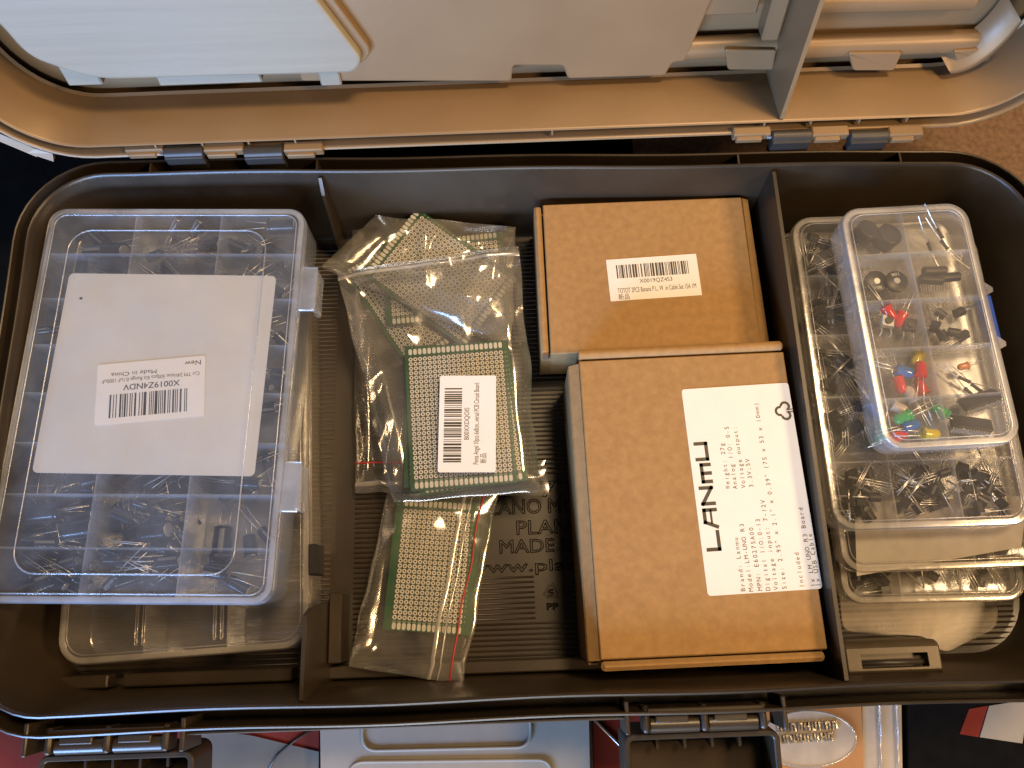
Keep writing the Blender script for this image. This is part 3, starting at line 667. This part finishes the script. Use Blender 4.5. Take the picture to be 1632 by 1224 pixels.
# wordmark, wide square letters
p = L2(558, 782); q = L2(515, 392); lw_ = (q[0] - p[0]); ly = (p[1] + q[1]) / 2 - .02; lh = .56; st = .17; cw_ = lw_ / 5
def stroke(i, pts, s=st):
    P = [Vector((p[0] + cw_ * (i + a * .86), ly + b * lh)) for a, b in pts]
    for A, B in zip(P[:-1], P[1:]):
        d = (B - A).normalized() * s * .5; n_ = Vector((-d.y, d.x)); A2, B2 = A - d, B + d
        mb.add([(A2.x + n_.x, A2.y + n_.y, .02), (A2.x - n_.x, A2.y - n_.y, .02), (B2.x - n_.x, B2.y - n_.y, .02), (B2.x + n_.x, B2.y + n_.y, .02)], [(0, 1, 2, 3)], T)
stroke(0, ((.08, 1), (.08, .05), (.95, .05)))
stroke(1, ((.05, 0), (.3, .95), (.92, .95), (.92, 0))); stroke(1, ((.25, .4), (.9, .4)), .1)
stroke(2, ((.08, 0), (.08, .95), (.9, .08), (.9, 1)))
stroke(3, ((.06, 0), (.06, .68), (.95, .68), (.95, 0))); stroke(3, ((.5, .65), (.5, 0)))
stroke(4, ((.08, .95), (.08, .05), (.92, .05), (.92, .95)))
# clover mark
c0 = L2(783, 295)
def arc(cx, cy, r, a0, a1, s=.12, n=14):
    for i in range(n):
        t0 = math.radians(a0 + (a1 - a0) * i / n); t1_ = math.radians(a0 + (a1 - a0) * (i + 1) / n)
        mb.add([(cx + (r - s / 2) * math.cos(t0), cy + (r - s / 2) * math.sin(t0), .02), (cx + (r + s / 2) * math.cos(t0), cy + (r + s / 2) * math.sin(t0), .02),
                (cx + (r + s / 2) * math.cos(t1_), cy + (r + s / 2) * math.sin(t1_), .02), (cx + (r - s / 2) * math.cos(t1_), cy + (r - s / 2) * math.sin(t1_), .02)], [(0, 1, 2, 3)], T)
arc(c0[0], c0[1] + .17, .2, -20, 200); arc(c0[0] - .22, c0[1] - .1, .2, 95, 330); arc(c0[0] + .22, c0[1] - .1, .2, -150, 85)
for dx in (-.06, .06): mb.add([(c0[0] + dx - .025, c0[1] - .48, .021), (c0[0] + dx + .025, c0[1] - .48, .021), (c0[0] + dx + .025, c0[1] - .14, .021), (c0[0] + dx - .025, c0[1] - .14, .021)], [(0, 1, 2, 3)], T)
mb.build('printing', 'ink', s_)
# ================================================================== CIRCUIT BOARDS
def board(label, ce, ang, w, h, nx, ny, tilt=(0, 0), full=True, group='green prototype boards'):
    t = thing('circuit_board', label, 'circuit board', ce, (tilt[0], tilt[1], ang), group)
    mb = MB(); mb.box(-w / 2, w / 2, -h / 2, h / 2, 0, .16); mb.build('board', 'pcb', t)
    if not full: return t
    P = .254; gx, gy = (nx - 1) * P / 2, (ny - 1) * P / 2
    mb = MB(); mb.add([(-gx - .14, -gy - .14, .164), (gx + .14, -gy - .14, .164), (gx + .14, gy + .14, .164), (-gx - .14, gy + .14, .164)], [(0, 1, 2, 3)]); mb.build('hole_field', 'pcbcore', t)
    mb = MB(); hb = MB(); n = 10; cs = [(math.cos(2 * math.pi * k / n), math.sin(2 * math.pi * k / n)) for k in range(n)]
    for i in range(nx):
        for j in range(ny):
            cx, cy = -gx + i * P, -gy + j * P
            mb.add([(cx + .116 * c, cy + .116 * s, .172) for c, s in cs] + [(cx + .048 * c, cy + .048 * s, .172) for c, s in cs], [(k, (k + 1) % n, n + (k + 1) % n, n + k) for k in range(n)])
            hb.add([(cx + .048 * c, cy + .048 * s, .170) for c, s in cs], [tuple(range(n))])
        for s_ in (-1, 1):
            cy = s_ * (gy + .42); cx = -gx + i * P
            mb.loft(0, [(0, .168), (0, .174)], (cx - .095, cx + .095, cy - .17, cy + .17, .09, 3), cap1=True)
    mb.build('solder_pads', 'tin', t); hb.build('drill_holes', 'hole', t)
    mb = MB()
    for i in range(nx): text(mb, '%02d' % (i + 1), -gx + i * P - .08, -gy - .235, .16, .08, .176); 
    for j in range(ny): text(mb, chr(65 + j % 26), gx + .2, gy - j * P - .04, .07, .08, .176)
    mb.build('printing', 'silk', t); return t
ceA, angA, wA, hA = frame4([at(*q, 3.0) for q in ((630, 548), (810, 543), (845, 775), (645, 782))])
b1 = board('topmost green prototype board, right beneath the barcode sticker of its bag', (ceA.x, ceA.y, 2.8), angA, 5.45, 7.7, 20, 26)
board('green prototype board second in the pile beneath the stickered one', (ceA.x + .28, ceA.y - .05, 2.55), angA + .06, 5.6, 7.7, 20, 26, full=True)
board('green prototype board slipping out left in the pile beneath the stickered one', (ceA.x - .15, ceA.y + .15, 2.3), angA - .05, 5.6, 7.7, 20, 26, full=True)
board('green prototype board at the bottom of the pile beneath the stickered one', (ceA.x + .1, ceA.y + .0, 2.05), angA, 5.6, 7.7, 20, 26, full=False)
p = at(725, 392, 2.6); board('green prototype board with its corner standing up at the back of the bags', (p.x - .9, p.y - 1.6, 1.95), math.radians(-38 + 90), 5, 7, 18, 24, tilt=(0.10, -.05))
p = at(745, 405, 2.0); board('green prototype board lying level behind the tilted one at the back', (p.x - 1.3, p.y - 1.3, 1.6), math.radians(4), 7, 5, 25, 16)
p = at(640, 470, 1.6); board('dull green prototype board under the zip of the front bag', (p.x + .6, p.y, 1.15), math.radians(32), 5, 7, 18, 24)
ceB, angB, wB, hB = frame4([at(*q, 1.6) for q in ((630, 805), (775, 805), (750, 1002), (600, 1000))])
board('narrow green prototype board in the bag with the red zip line', (ceB.x, ceB.y, 1.45), angB, 4.4, 6.6, 14, 22, group='green prototype boards')
board('green prototype board right under the narrow one in the bag with the red zip line', (ceB.x + .1, ceB.y, 1.25), angB + .03, 4.4, 6.6, 14, 20, full=False)
# ================================================================== PLASTIC BAGS
def bag(label, outline, zbase, thick, seed, core=None, creases=26, amp=.3, seals=(), nu=90, nv=110, flat=.05, calm=2.0, mat='bag'):
    "outline: tl,tr,br,bl as photo pixels at zbase; a pillow of film, creased"
    C = [at(*q, zbase) for q in outline]; ce = sum(C, Vector()) / 4
    t = thing('plastic_bag', label, 'bag', (ce.x, ce.y, max(.1, zbase - thick - .2)), (0, 0, 0)); zb = max(.1, zbase - thick - .2)
    rnd = random.Random(seed); ex = (C[1] - C[0]).length; ey = (C[3] - C[0]).length
    lines = []
    for _ in range(creases):
        a = rnd.choice((rnd.gauss(.6, .25), rnd.gauss(-.5, .3), rnd.uniform(0, 3.14))); cx, cy = rnd.random() * ex, rnd.random() * ey
        lines.append((math.cos(a), math.sin(a), cx, cy, rnd.uniform(.8, 2.8), rnd.uniform(-1, 1) * amp * 1.15))
    def P(u, v, up):
        eu = u + .012 * math.sin(v * 17 + seed) * (1 - abs(2 * u - 1)) ; 
        p = C[0] * (1 - u) * (1 - v) + C[1] * u * (1 - v) + C[2] * u * v + C[3] * (1 - u) * v - ce
        edge = min(u, 1 - u) * ex; edv = min(v, 1 - v) * ey
        env = min(1, edge / 1.0) ** .6 * min(1, edv / 1.0) ** .6
        # ragged edges
        jit = .22 * noise.noise(Vector((u * 3 + seed, v * 5, seed))) * (1 if min(edge, edv) < .8 else .4)
        X, Y = u * ex, v * ey; k = 0
        for ca, sa, cx, cy, rad, am in lines:
            d = (X - cx) * ca + (Y - cy) * sa; e = -(X - cx) * sa + (Y - cy) * ca
            k += am * max(0, 1 - abs(d) / (rad * .45)) * math.exp(-(e / (rad * 1.5)) ** 2)
        nz = noise.noise(Vector((X * .8 + seed * 3, Y * .5, 1.3))) * .2 * amp * 3
        if v > calm: c_ = min(1, (v - calm) / .06); k *= 1 - .93 * c_; nz *= 1 - .95 * c_
        if up: z = zbase - zb + (thick * env * .35) + env * (abs(k) * .9 + nz) * .8
        else: z = zbase - zb - (zbase - zb - .05) * env * .8
        return (p.x + jit, p.y + jit * .7, z)
    top = MB(); top.smooth = True
    top.add([P(i / nu, j / nv, True) for j in range(nv + 1) for i in range(nu + 1)], [(j * (nu + 1) + i, (j + 1) * (nu + 1) + i, (j + 1) * (nu + 1) + i + 1, j * (nu + 1) + i + 1) for j in range(nv) for i in range(nu)])
    n1, n2 = 24, 24
    top.build('front_film', mat, t, smooth=True)
    bot = MB(); bot.smooth = True
    bot.add([P(i / n1, j / n2, False) for j in range(n2 + 1) for i in range(n1 + 1)], [(j * (n1 + 1) + i, j * (n1 + 1) + i + 1, (j + 1) * (n1 + 1) + i + 1, (j + 1) * (n1 + 1) + i) for j in range(n2) for i in range(n1)])
    bot.build('back_film', 'bag', t, smooth=True)
    for (axis, pos, wd, mt) in seals:
        mb = MB(); mb.smooth = True; pts = []
        for i in range(41):
            s = i / 40; q = P(s, pos, True) if axis == 'v' else P(pos, s, True); pts.append(Vector(q) + Vector((0, 0, .03)))
        vs = []; dirv = Vector((0, 1, 0)) if axis == 'v' else Vector((1, 0, 0))
        for q in pts: vs += [q - dirv * wd, q - dirv * wd * .3 + Vector((0, 0, .04)), q + dirv * wd * .3 + Vector((0, 0, .04)), q + dirv * wd]
        mb.add(vs, [(k * 4 + i, k * 4 + i + 1, k * 4 + i + 5, k * 4 + i + 4) for k in range(40) for i in range(3)])
        mb.build('red_line' if mt == 'red' else 'zip_seal', mt, t, smooth=True)
    return t
bag('clear zip bag lying underneath at the left with a red mark', ((562, 360), (690, 350), (640, 785), (566, 786)), .9, .6, 3, amp=.14, seals=(('v', .97, .12, 'bagseal'), ('v', .90, .05, 'red')))
bag('large crumpled clear bag at the back holding tilted green boards', ((600, 342), (822, 362), (815, 560), (512, 425)), 2.5, 1.2, 5, amp=.38, creases=38, mat='bagmilky')
bb = bag('clear zip bag on top with a barcode sticker, a green board showing through', ((537, 432), (826, 392), (862, 785), (628, 800)), 3.02, 1.0, 11, amp=.22, creases=34, seals=(('v', .035, .13, 'bagseal'),), calm=.34)
s_, T, w2, h2 = sticker(bb, Vector((bb.location.x / U, bb.location.y / U, 0)), 0, ((701, 600), (791, 598), (790, 754), (698, 752)), 3.42, 3.45 - bb.location.z / U, math.pi / 2, .1)
mb = MB(); bars(mb, -w2 * .40, w2 * .38, h2 * .10, h2 * .41, .02, 12, T, 66)
text(mb, 'B00XXDQOIS', -w2 * .17, -h2 * .03, w2 * .33, h2 * .09, .02, T)
text(mb, 'Penta Angel 10pcs 6x8cm...versal PCB Circuit Board', -w2 * .42, -h2 * .20, w2 * .84, h2 * .095, .02, T)
text(mb, '\u65b0\u54c1', -w2 * .41, -h2 * .33, w2 * .10, h2 * .09, .02, T)
mb.build('printing', 'ink', s_)

bag('clear zip bag in front with a red line down its right side', ((618, 785), (795, 785), (738, 1092), (556, 1062)), 1.85, .8, 17, amp=.11, creases=22, seals=(('u', .70, .10, 'bagseal'), ('u', .77, .05, 'bagseal'), ('u', .87, .045, 'red')))
bag('small crumpled end of a clear bag beside the raised writing', ((800, 745), (870, 733), (876, 788), (760, 790)), 1.3, .4, 23, amp=.16, creases=10, nu=30, nv=24)
# ================================================================== RIGHT-HAND STACK
# plate at the bottom
PL = [at(*q, 1.3) for q in ((1330, 860), (1520, 850), (1592, 962), (1590, 1000), (1505, 1042), (1478, 1014), (1345, 1006))]
cp = sum(PL, Vector()) / len(PL)
pt = thing('plastic_sheet', 'cream translucent moulded sheet with raised digits under the stack on the right', 'sheet', (cp.x, cp.y, 1.15))
mb = MB(); mb.prism(rounded([(p.x - cp.x, p.y - cp.y) for p in PL], .5, 5), 0, .1); mb.build('sheet', 'plate', pt)
mb = MB(); a = at(1398, 1004, 1.26) - cp; text(mb, '3701', a.x, a.y, .95, .34, .108); mb.build('raised_digits', 'clearrim', pt)
# black moulded piece with a slot
a = at(1345, 1082, 4.6); b = at(1503, 1018, 4.6)
hb = thing('plastic_case', 'dark moulded plastic case with a recessed slot in the near right corner', 'case', ((a.x + b.x) / 2, (a.y + b.y) / 2, .1))
w_, h_ = (b.x - a.x) / 2, (b.y - a.y) / 2
mb = MB(); mb.loft(0, [(0, 0), (0, 4.0), (-.2, 4.4), (-.3, 4.5)], (-w_, w_, -h_, h_, .35, 5), True, False)
sx0, sx1, sy0, sy1 = -w_ * .62, w_ * .66, -h_ * .5, h_ * .3
o_ = rrect(-w_ + .3, w_ - .3, -h_ + .3, h_ - .3, .05, 5)
mb.loft(0, [(0, 4.5), (-.02, 3.9)], (sx0, sx1, sy0, sy1, .05, 5), False, True)
inn = rrect(sx0, sx1, sy0, sy1, .05, 5); n = len(inn); mb.add([(p[0], p[1], 4.5) for p in o_] + [(p[0], p[1], 4.5) for p in inn], [(i, (i + 1) % n, n + (i + 1) % n, n + i) for i in range(n)])
mb.build('shell', 'casep', hb, smooth='auto')
mb = MB(); mb.lathe([(sx0 + .1, .12), (sx1 - .1, .12)], 12, Matrix.Translation((0, (sy0 + sy1) / 2 - .1, 4.15))); mb.build('bar', 'pin', hb, smooth=True)
def org_at(name, label, corners, zt, h, rows, cols, fam, r, tilt=(0, 0), latches=(), ring=False, wl=None, latchmat=None):
    ce, ang, w, l = frame4([at(*q, zt) for q in corners])
    if wl: w, l = wl
    o = organizer(name, label, (ce.x, ce.y, zt - h), ang, w, l, h, rows, cols, r, fam, ring, latches, tilt=tilt, latchmat=latchmat)
    Mx = Matrix.Translation((ce.x, ce.y, zt - h)) @ Matrix.Rotation(ang, 4, 'Z') @ Matrix.Rotation(tilt[1], 4, 'Y') @ Matrix.Rotation(tilt[0], 4, 'X')
    return o, Mx, w, l
def make_tr():
    c = thing('transistor', '-', 'transistor'); c['ext'] = (.25, 1.75)
    mb = MB(); pr = [(.23 * math.cos(a), .23 * math.sin(a)) for a in [math.radians(-40 + 260 * i / 10) for i in range(11)]]
    T = Matrix.Rotation(math.pi / 2, 4, 'Y'); mb.prism(pr, -.25, .25, T); mb.build('body', 'black', c)
    for s_ in (-1, 0, 1):
        mb = MB(); mb.tube([(.24, s_ * .127, 0), (.55, s_ * .127, 0), (1.75, s_ * (.127 + random.uniform(0, .06)), random.uniform(-.05, .05))], .024, 5); mb.build('lead', 'lead', c, smooth=True)
    return c
trs = [make_tr(), make_tr(), make_tr()]
CNo = ['left', 'middle', 'right']
# lowest
oc, Mc, wc, lc = org_at('organizer_box', 'lowest clear box on the right, its near end sticking out', ((1275, 400), (1545, 392), (1622, 938), (1345, 982)), 2.9, 1.5, 6, 3, 'clear', 1.0)
for j in range(3): scatter(oc, Mc, trs, wc, lc, 6, 3, [(5, j, 9, 'transistor in the near %s cell of the lowest box in the right stack' % CNo[j])], (.3, 1.1), 'transistors in the lowest right box')
ob, Mbb, wb_, lb_ = org_at('organizer_box', 'clear box with pale paper under its lid, second lowest on the right', ((1272, 380), (1560, 372), (1660, 885), (1342, 930)), 3.9, 1.2, 6, 3, 'clear', 1.0, tilt=(0.0, 0))
pp = [at(*q, 3.78) for q in ((1362, 800), (1640, 790), (1628, 872), (1366, 918))]; pb = sum(pp, Vector()) / 4; pb.z = 3.72
mb = MB(); mb.prism([(q.x - pb.x, q.y - pb.y) for q in pp], 0, .03)
mb.build('paper_slip', 'cream', label='pale paper slip under the lid of the second lowest box on the right', cat='paper', loc=pb)
scatter(ob, Mbb, trs, wb_, lb_, 6, 3, [(5, 1, 5, 'transistor before the middle of the pale paper slip on the right'), (5, 2, 6, 'transistor at the right end of the pale paper slip')], (.25, .8), 'transistors beside the paper slip')
ot, Mt, wt, lt_ = org_at('organizer_box', 'wide clear box full of black transistors, just below the small LED box', ((1256, 345), (1545, 338), (1650, 836), (1335, 845)), 5.2, 1.75, 5, 3, 'clear', 1.1)
for i in range(5):
    for j in range(3):
        n = [[10, 2, 0], [13, 3, 0], [13, 4, 0], [13, 5, 3], [16, 17, 18]][i][j]
        if n: scatter(ot, Mt, trs, wt, lt_, 5, 3, [(i, j, n, 'black transistor in the %s cell, %s row of the wide transistor box' % (CNo[j], ['farthest', 'second farthest', 'third', 'second nearest', 'nearest'][i]))], (.35, 1.35), 'transistors in the wide box')
os_, Ms, ws, l_s = org_at('organizer_box', 'small clear ten-cell box of coloured LEDs, topmost on the right', ((1338, 330), (1541, 324), (1630, 700), (1412, 722)), 7.1, 1.85, 5, 2, 'milk', 1.0, latches=(), wl=None)
for q in ((1578, 462), (1605, 548)):
    v_ = Ms.inverted() @ at(*q, 7.0); mb = MB(); mb.prism([(ws / 2 - .02, v_.y - .25), (ws / 2 + .3, v_.y - .1), (ws / 2 + .32, v_.y + .1), (ws / 2 - .02, v_.y + .4)], 1.3, 1.8); mb.build('latch_tab', 'milkrim', os_)
v0 = (Ms.inverted() @ at(1578, 468, 7)).y; v1 = (Ms.inverted() @ at(1603, 540, 7)).y
mb = MB(); mb.box(ws / 2 + .03, ws / 2 + .3, v1, v0, .5, 1.6, ch=.05); mb.build('latch', 'blue', os_)
def sm(px, py, z): v = Ms.inverted() @ at(px, py, 5.25 + z); return Ms @ Vector((v.x, v.y, z))
# LEDs
def make_led(k):
    c = thing('led', '-', 'LED'); mb = MB()
    mb.lathe([(a * 1.08, b * 1.08) for a, b in ((-.45, .05), (-.43, .14), (-.36, .21), (-.26, .25), (.22, .25), (.24, .29), (.32, .29), (.34, .2))], 16); mb.build('lens', 'led_' + k, c, smooth='auto')
    for s_ in (-1, 1):
        mb = MB(); mb.tube([(.3, s_ * .127, 0), (.6, s_ * .127, 0), (1.7, s_ * .16, random.uniform(-.15, .15))], .03, 5); mb.build('lead', 'lead', c, smooth=True)
    return c
seen = {}
for k, px, py, z, a, lab in (
    ('red', 1433, 612, .9, 100, 'red LED upright on the left of the LED cells, next to the blue one'), ('red', 1467, 590, 1.2, -105, 'red LED leaning at the top of the LED pile'),
    ('red', 1468, 618, .8, -80, 'red LED lower of the two overlapping reds right of the blue LED'), ('blue', 1440, 592, 1.1, 160, 'blue LED lying level at the top of the LED pile'),
    ('yellow', 1462, 572, .6, 60, 'yellow LED partly hidden behind the leaning red LED'), ('white', 1452, 630, .9, -70, 'pale pink-white LED in the middle of the LED pile'),
    ('green', 1440, 665, 1.0, 20, 'green LED right above the lower blue LED in the small box'), ('green', 1499, 656, .9, -40, 'green LED alone near the central divider'),
    ('blue', 1450, 678, .9, 190, 'blue LED below the green one in the near LED cell'), ('yellow', 1482, 692, 1.0, 175, 'big bright yellow LED at the near end of the small box'),
    ('red', 1432, 694, .7, 200, 'red LED in the near left corner of the small box'), ('white', 1432, 650, .5, 150, 'milky white LED under the green LED'),
    ('green', 1405, 690, .4, 80, 'dim green LED against the near left wall of the small box'), ('blue', 1395, 650, .4, 120, 'dim blue LED against the left wall of the small box'),
    ('red', 1416, 498, .9, 120, 'small red LED left of the pair above the push buttons'), ('red', 1434, 508, .8, 60, 'small red LED right of the pair above the push buttons'),
    ('orange', 1536, 584, 1.0, 10, 'orange LED among wires right of the central divider')):
    rot = (random.uniform(0, 6), random.uniform(-.25, .1), math.radians(a))
    if k not in seen: seen[k] = make_led(k); o = seen[k]; o.location = sm(px, py, z) * U; o.rotation_euler = rot; o['label'] = lab; o['group'] = 'LEDs in the small box'
    else: clone(seen[k], sm(px, py, z), rot, lab, 'LEDs in the small box')
seen['orange'].scale = (.62, .62, .62)
# buzzers / big black drums
for px, py, r_, lab in ((1378, 372, .55, 'black drum-shaped buzzer on the left in the far cell of the small box'), (1412, 380, .62, 'larger black drum-shaped buzzer on the right in the far cell of the small box')):
    p = sm(px, py, .75); t = thing('buzzer', lab, 'buzzer', p, (0, .3, .6), 'buzzers')
    mb = MB(); T = Matrix.Rotation(math.pi / 2, 4, 'Y'); mb.lathe([(-.45, r_ - .06), (-.4, r_), (.35, r_), (.4, r_ - .05), (.4, .12), (.3, .11)], 28, T); mb.build('drum', 'black', t, smooth='auto')
    mb = MB(); mb.tube([(.2, .1, -.3), (.25, .1, -.7)], .03, 5); mb.build('pin', 'lead', t)
for px, py, lab, rz in ((1396, 449, 'round black 10K trimmer dial on the left of the pair', .1), (1428, 449, 'round black 10K trimmer dial on the right of the pair, slightly overlapping', 3.3)):
    p = sm(px, py, .9 + (.15 if rz > 1 else 0)); t = thing('trimmer_dial', lab, 'dial', p, (0.05, 0, rz), 'trimmer dials')
    mb = MB(); T = Matrix.Rotation(math.pi / 2, 4, 'Y'); mb.lathe([(-.12, .50), (-.08, .56), (.08, .56), (.12, .5)], 32, T); mb.build('disc', 'black', t, smooth='auto')
    mb = MB(); mb.lathe([(-.15, .15), (-.13, .17), (0, .17)], 18, T); mb.build('screw', 'alu', t)
    mb = MB(); text(mb, '10K', -.2, -.42, .4, .16, .128); mb.build('printing', 'silk', t)
for px, py, a, lab in ((1490, 432, 0, 'black cylinder component at the top of the pile of three'), (1512, 442, .05, 'black cylinder component at the right of the pile of three'), (1485, 446, -.1, 'black cylinder component at the bottom of the pile of three')):
    p = sm(px, py, .9); t = thing('potentiometer', lab, 'potentiometer', p, (0, 0, a), 'black cylinder components')
    mb = MB(); mb.lathe([(-.6, .2), (-.55, .24), (.5, .24), (.55, .2)], 18); mb.build('shaft', 'black', t, smooth='auto')
mb = MB()
for i in range(10): mb.tube([(-.7 + i * .13, -.1, 0), (-.68 + i * .13, .42, .05)], .025, 5)
p = sm(1490, 462, .75); mb.build('pin_header', 'lead', label='row of bright pins below the black cylinders in the small box', cat='pin header', loc=p, rot=(0, 0, .05))
for px, py, lab, c in ((1412, 514, 'grey push button with a round black plunger', 1), (1447, 520, 'square black push button with bright legs', 0)):
    p = sm(px, py, .7); t = thing('push_button', lab, 'push button', p, (0, 0, -.2), 'push buttons')
    mb = MB(); mb.box(-.32, .32, -.32, .32, 0, .3, ch=.05); mb.build('housing', 'steel' if c else 'black', t)
    mb = MB(); mb.lathe([(-.45, .14), (-.44, .18), (-.2, .18)], 16, Matrix.Rotation(math.pi / 2, 4, 'Y')); mb.build('plunger', 'black', t)
    for s_ in (-1, 1):
        for u_ in (-1, 1): mb = MB(); mb.tube([(s_ * .22, u_ * .3, .05), (s_ * .24, u_ * .6, .1), (s_ * .24, u_ * .72, -.1)], .04, 5); mb.build('leg', 'lead', t)
for px, py, a, lab in ((1560, 640, .28, 'long black chip nearest the far side, with pins along its edge'), (1545, 678, -.18, 'long black chip nearest the near end of the small box')):
    p = sm(px, py, .8); t = thing('chip', lab, 'chip', p, (-.35, 0, a), 'black chips')
    mb = MB(); mb.box(-.95, .95, -.32, .32, 0, .3, ch=.04); mb.build('package', 'black', t)
    for k in range(14):
        for s_ in (-1, 1): mb = MB(); x_ = -.85 + k * .13; mb.box(x_ - .03, x_ + .03, s_ * .38 - .04, s_ * .38 + .04, -.2, .16); mb.build('pin', 'lead', t)
for px, py, a in ((1490, 520, 1), (1500, 500, 2.3), (1528, 498, 0.4), (1520, 530, 2.9), (1535, 535, 3.6), (1502, 535, 1.8)):
    clone(trs[0], sm(px, py, .7), (random.random() * 6, .1, a), 'black transistor in the third right cell of the small ten-cell box', 'transistors in the small box')
def make_res(mt, nm):
    c = thing(nm, '-', nm); mb = MB(); mb.lathe([(-.3, .06), (-.27, .1), (-.2, .1), (-.17, .08), (.17, .08), (.2, .1), (.27, .1), (.3, .06)], 12); mb.build('body', mt, c, smooth='auto')
    for s_ in (-1, 1): mb = MB(); mb.tube([(s_ * .28, 0, 0), (s_ * .9, .05, .1), (s_ * 1.7, random.uniform(-.3, .3), .3)], .025, 5); mb.build('lead', 'lead', c)
    return c
di = make_res('black', 'diode'); fst = True
for px, py, a, lab in ((1482, 395, 1.9, 'black diode with long wires in the far right cell of the small box, left one'), (1505, 390, 2.2, 'black diode with long wires in the far right cell of the small box, right one'), (1498, 372, 2.05, 'black diode standing with its long wires rising to the far wall of the small box'),
                       (1537, 605, -.6, 'small black diode below the orange LED'), (1545, 625, -1.0, 'small black diode nearest the two chips'), (1556, 618, -.9, 'small black diode right of the others beside the chips')):
    if fst: di.location = sm(px, py, .8) * U; di.rotation_euler = (0, -.2, a); di['label'] = lab; di['group'] = 'diodes'; fst = False
    else: clone(di, sm(px, py, .8), (0, -.2, a), lab, 'diodes')
# ================================================================== THINGS ON THE FLOOR IN FRONT
def flat(name, label, cat, pix, z, th, mat, r=.05, zb=None):
    pts = [at(*q, z) for q in pix]; c = sum(pts, Vector()) / len(pts)
    t = thing(name, label, cat, (c.x, c.y, z - th)); mb = MB(); mb.prism(rounded([(p.x - c.x, p.y - c.y) for p in pts], r, 3), 0, th)
    mb.build('backing', mat, t, smooth=None); return t, c
ZP = -.4
t, c = flat('package', 'light grey moulded package with an oval recess, in front of the toolbox between the latches', 'package', ((510, 1130), (938, 1118), (942, 1320), (512, 1320)), ZP, 1.2, 'grey_card')
def ovalring(t, c, px, z, zl, r, mat='clearblister', name='raised_oval'):
    pts = [at(*q, z) - c for q in px]; mb = MB(); mb.tube([(p[0], p[1], zl) for p in rounded([(p.x, p.y) for p in pts], r, 8)], .09, 10, closed=True); mb.build(name, mat, t, smooth=True)
ovalring(t, c, ((578, 1140), (846, 1132), (846, 1190), (578, 1196)), ZP, 1.24, 1.0, 'grey_card')
ovalring(t, c, ((556, 1214), (880, 1210), (880, 1300), (556, 1300)), ZP, 1.24, .8, 'grey_card')
t, c = flat('package', 'brick red card of a package showing right of the grey package', 'package', ((944, 1110), (1060, 1110), (1080, 1330), (950, 1330)), ZP - 1.0, .5, 'red_card')
pts = [at(*q, ZP - .9) - c for q in ((935, 1135), (960, 1160), (990, 1190), (1012, 1224), (1030, 1270))]
mb = MB(); mb.tube([(p.x, p.y, .6) for p in pts], .07, 8); mb.build('clear_edge', 'lead', t, smooth=True)
t, c = flat('package', 'brick red and grey package lying left of the grey package', 'package', ((300, 1120), (508, 1120), (508, 1330), (300, 1330)), ZP - 1.0, .5, 'red_card')
mb = MB(); pts = [at(*q, ZP - .95) - c for q in ((300, 1160), (400, 1172), (508, 1198), (508, 1330), (300, 1330))]; mb.prism([(p.x, p.y) for p in pts], .505, .56); mb.build('grey_print', 'greyprint', t)
pts = [at(*q, ZP - .9) - c for q in ((425, 1232), (440, 1205), (470, 1180), (505, 1158))]; mb = MB(); mb.tube([(p.x, p.y, .6) for p in pts], .06, 8); mb.build('clear_edge', 'pin', t, smooth=True)
flat('package', 'dark red package under the far left latch of the toolbox', 'package', ((-80, 1130), (290, 1130), (290, 1330), (-80, 1330)), ZP - 1.2, .5, 'red_card')
t, c = flat('package', 'amber package with a cream oval badge of silver letters, right of the right latch', 'package', ((1200, 1100), (1372, 1100), (1380, 1330), (1200, 1330)), ZP - .8, .6, 'orange_card')
pts = [at(*q, ZP - .75) - c for q in [(1288 + 76 * math.cos(a), 1178 + 45 * math.sin(a)) for a in [i * .2094 for i in range(30)]]]
mb = MB(); mb.prism([(p.x, p.y) for p in pts], .6, .68); mb.build('badge', 'cream', t)
mb = MB(); mb.tube([(p.x, p.y, .68) for p in pts], .06, 8, closed=True); mb.build('clear_edge', 'clearrim', t, smooth=True)
mb = MB(); rnd = random.Random(3)
for r_, y_ in enumerate((1160, 1178)):
    for k in range(9 - r_):
        p = at(1242 + k * 11 + r_ * 4, y_ - k * .6, ZP - .7) - c; s_ = rnd.uniform(.11, .16)
        mb.box(p.x - s_, p.x - s_ + .09, p.y - .2, p.y + .2, .68, .78); mb.box(p.x + s_ - .09, p.x + s_, p.y - .2, p.y + .2, .68, .78)
        yy = rnd.choice((-.2, -.03, .12)); mb.box(p.x - s_ + .09, p.x + s_ - .09, p.y + yy, p.y + yy + .08, .68, .78)
mb.build('silver_letters', 'foil', t)
t, c = flat('package', 'dull grey blister package right of the amber one', 'package', ((1374, 1090), (1436, 1090), (1440, 1330), (1376, 1330)), ZP - .9, .5, 'cream')
for px in (1412, 1440):
    mb = MB(); a = at(px, 1115, ZP) - c; b = at(px + 6, 1330, ZP) - c; mb.tube([(a.x, a.y, .6), (b.x, b.y, .6)], .09, 8); mb.build('clear_edge', 'clearrim', t, smooth=True)
t, c = flat('package', 'black package with a red and white patch at the near right corner', 'package', ((1446, 1080), (1760, 1080), (1760, 1330), (1450, 1330)), ZP - .9, .6, 'mat')
for q, mt, nm in ((((1545, 1130), (1575, 1125), (1560, 1175), (1530, 1170)), 'red_card', 'red_print'), (((1577, 1125), (1640, 1115), (1630, 1185), (1562, 1175)), 'grey_card', 'white_print')):
    pts = [at(*k, ZP - .85) - c for k in q]; mb = MB(); mb.prism([(p.x, p.y) for p in pts], .6, .63); mb.build(nm, mt, t)
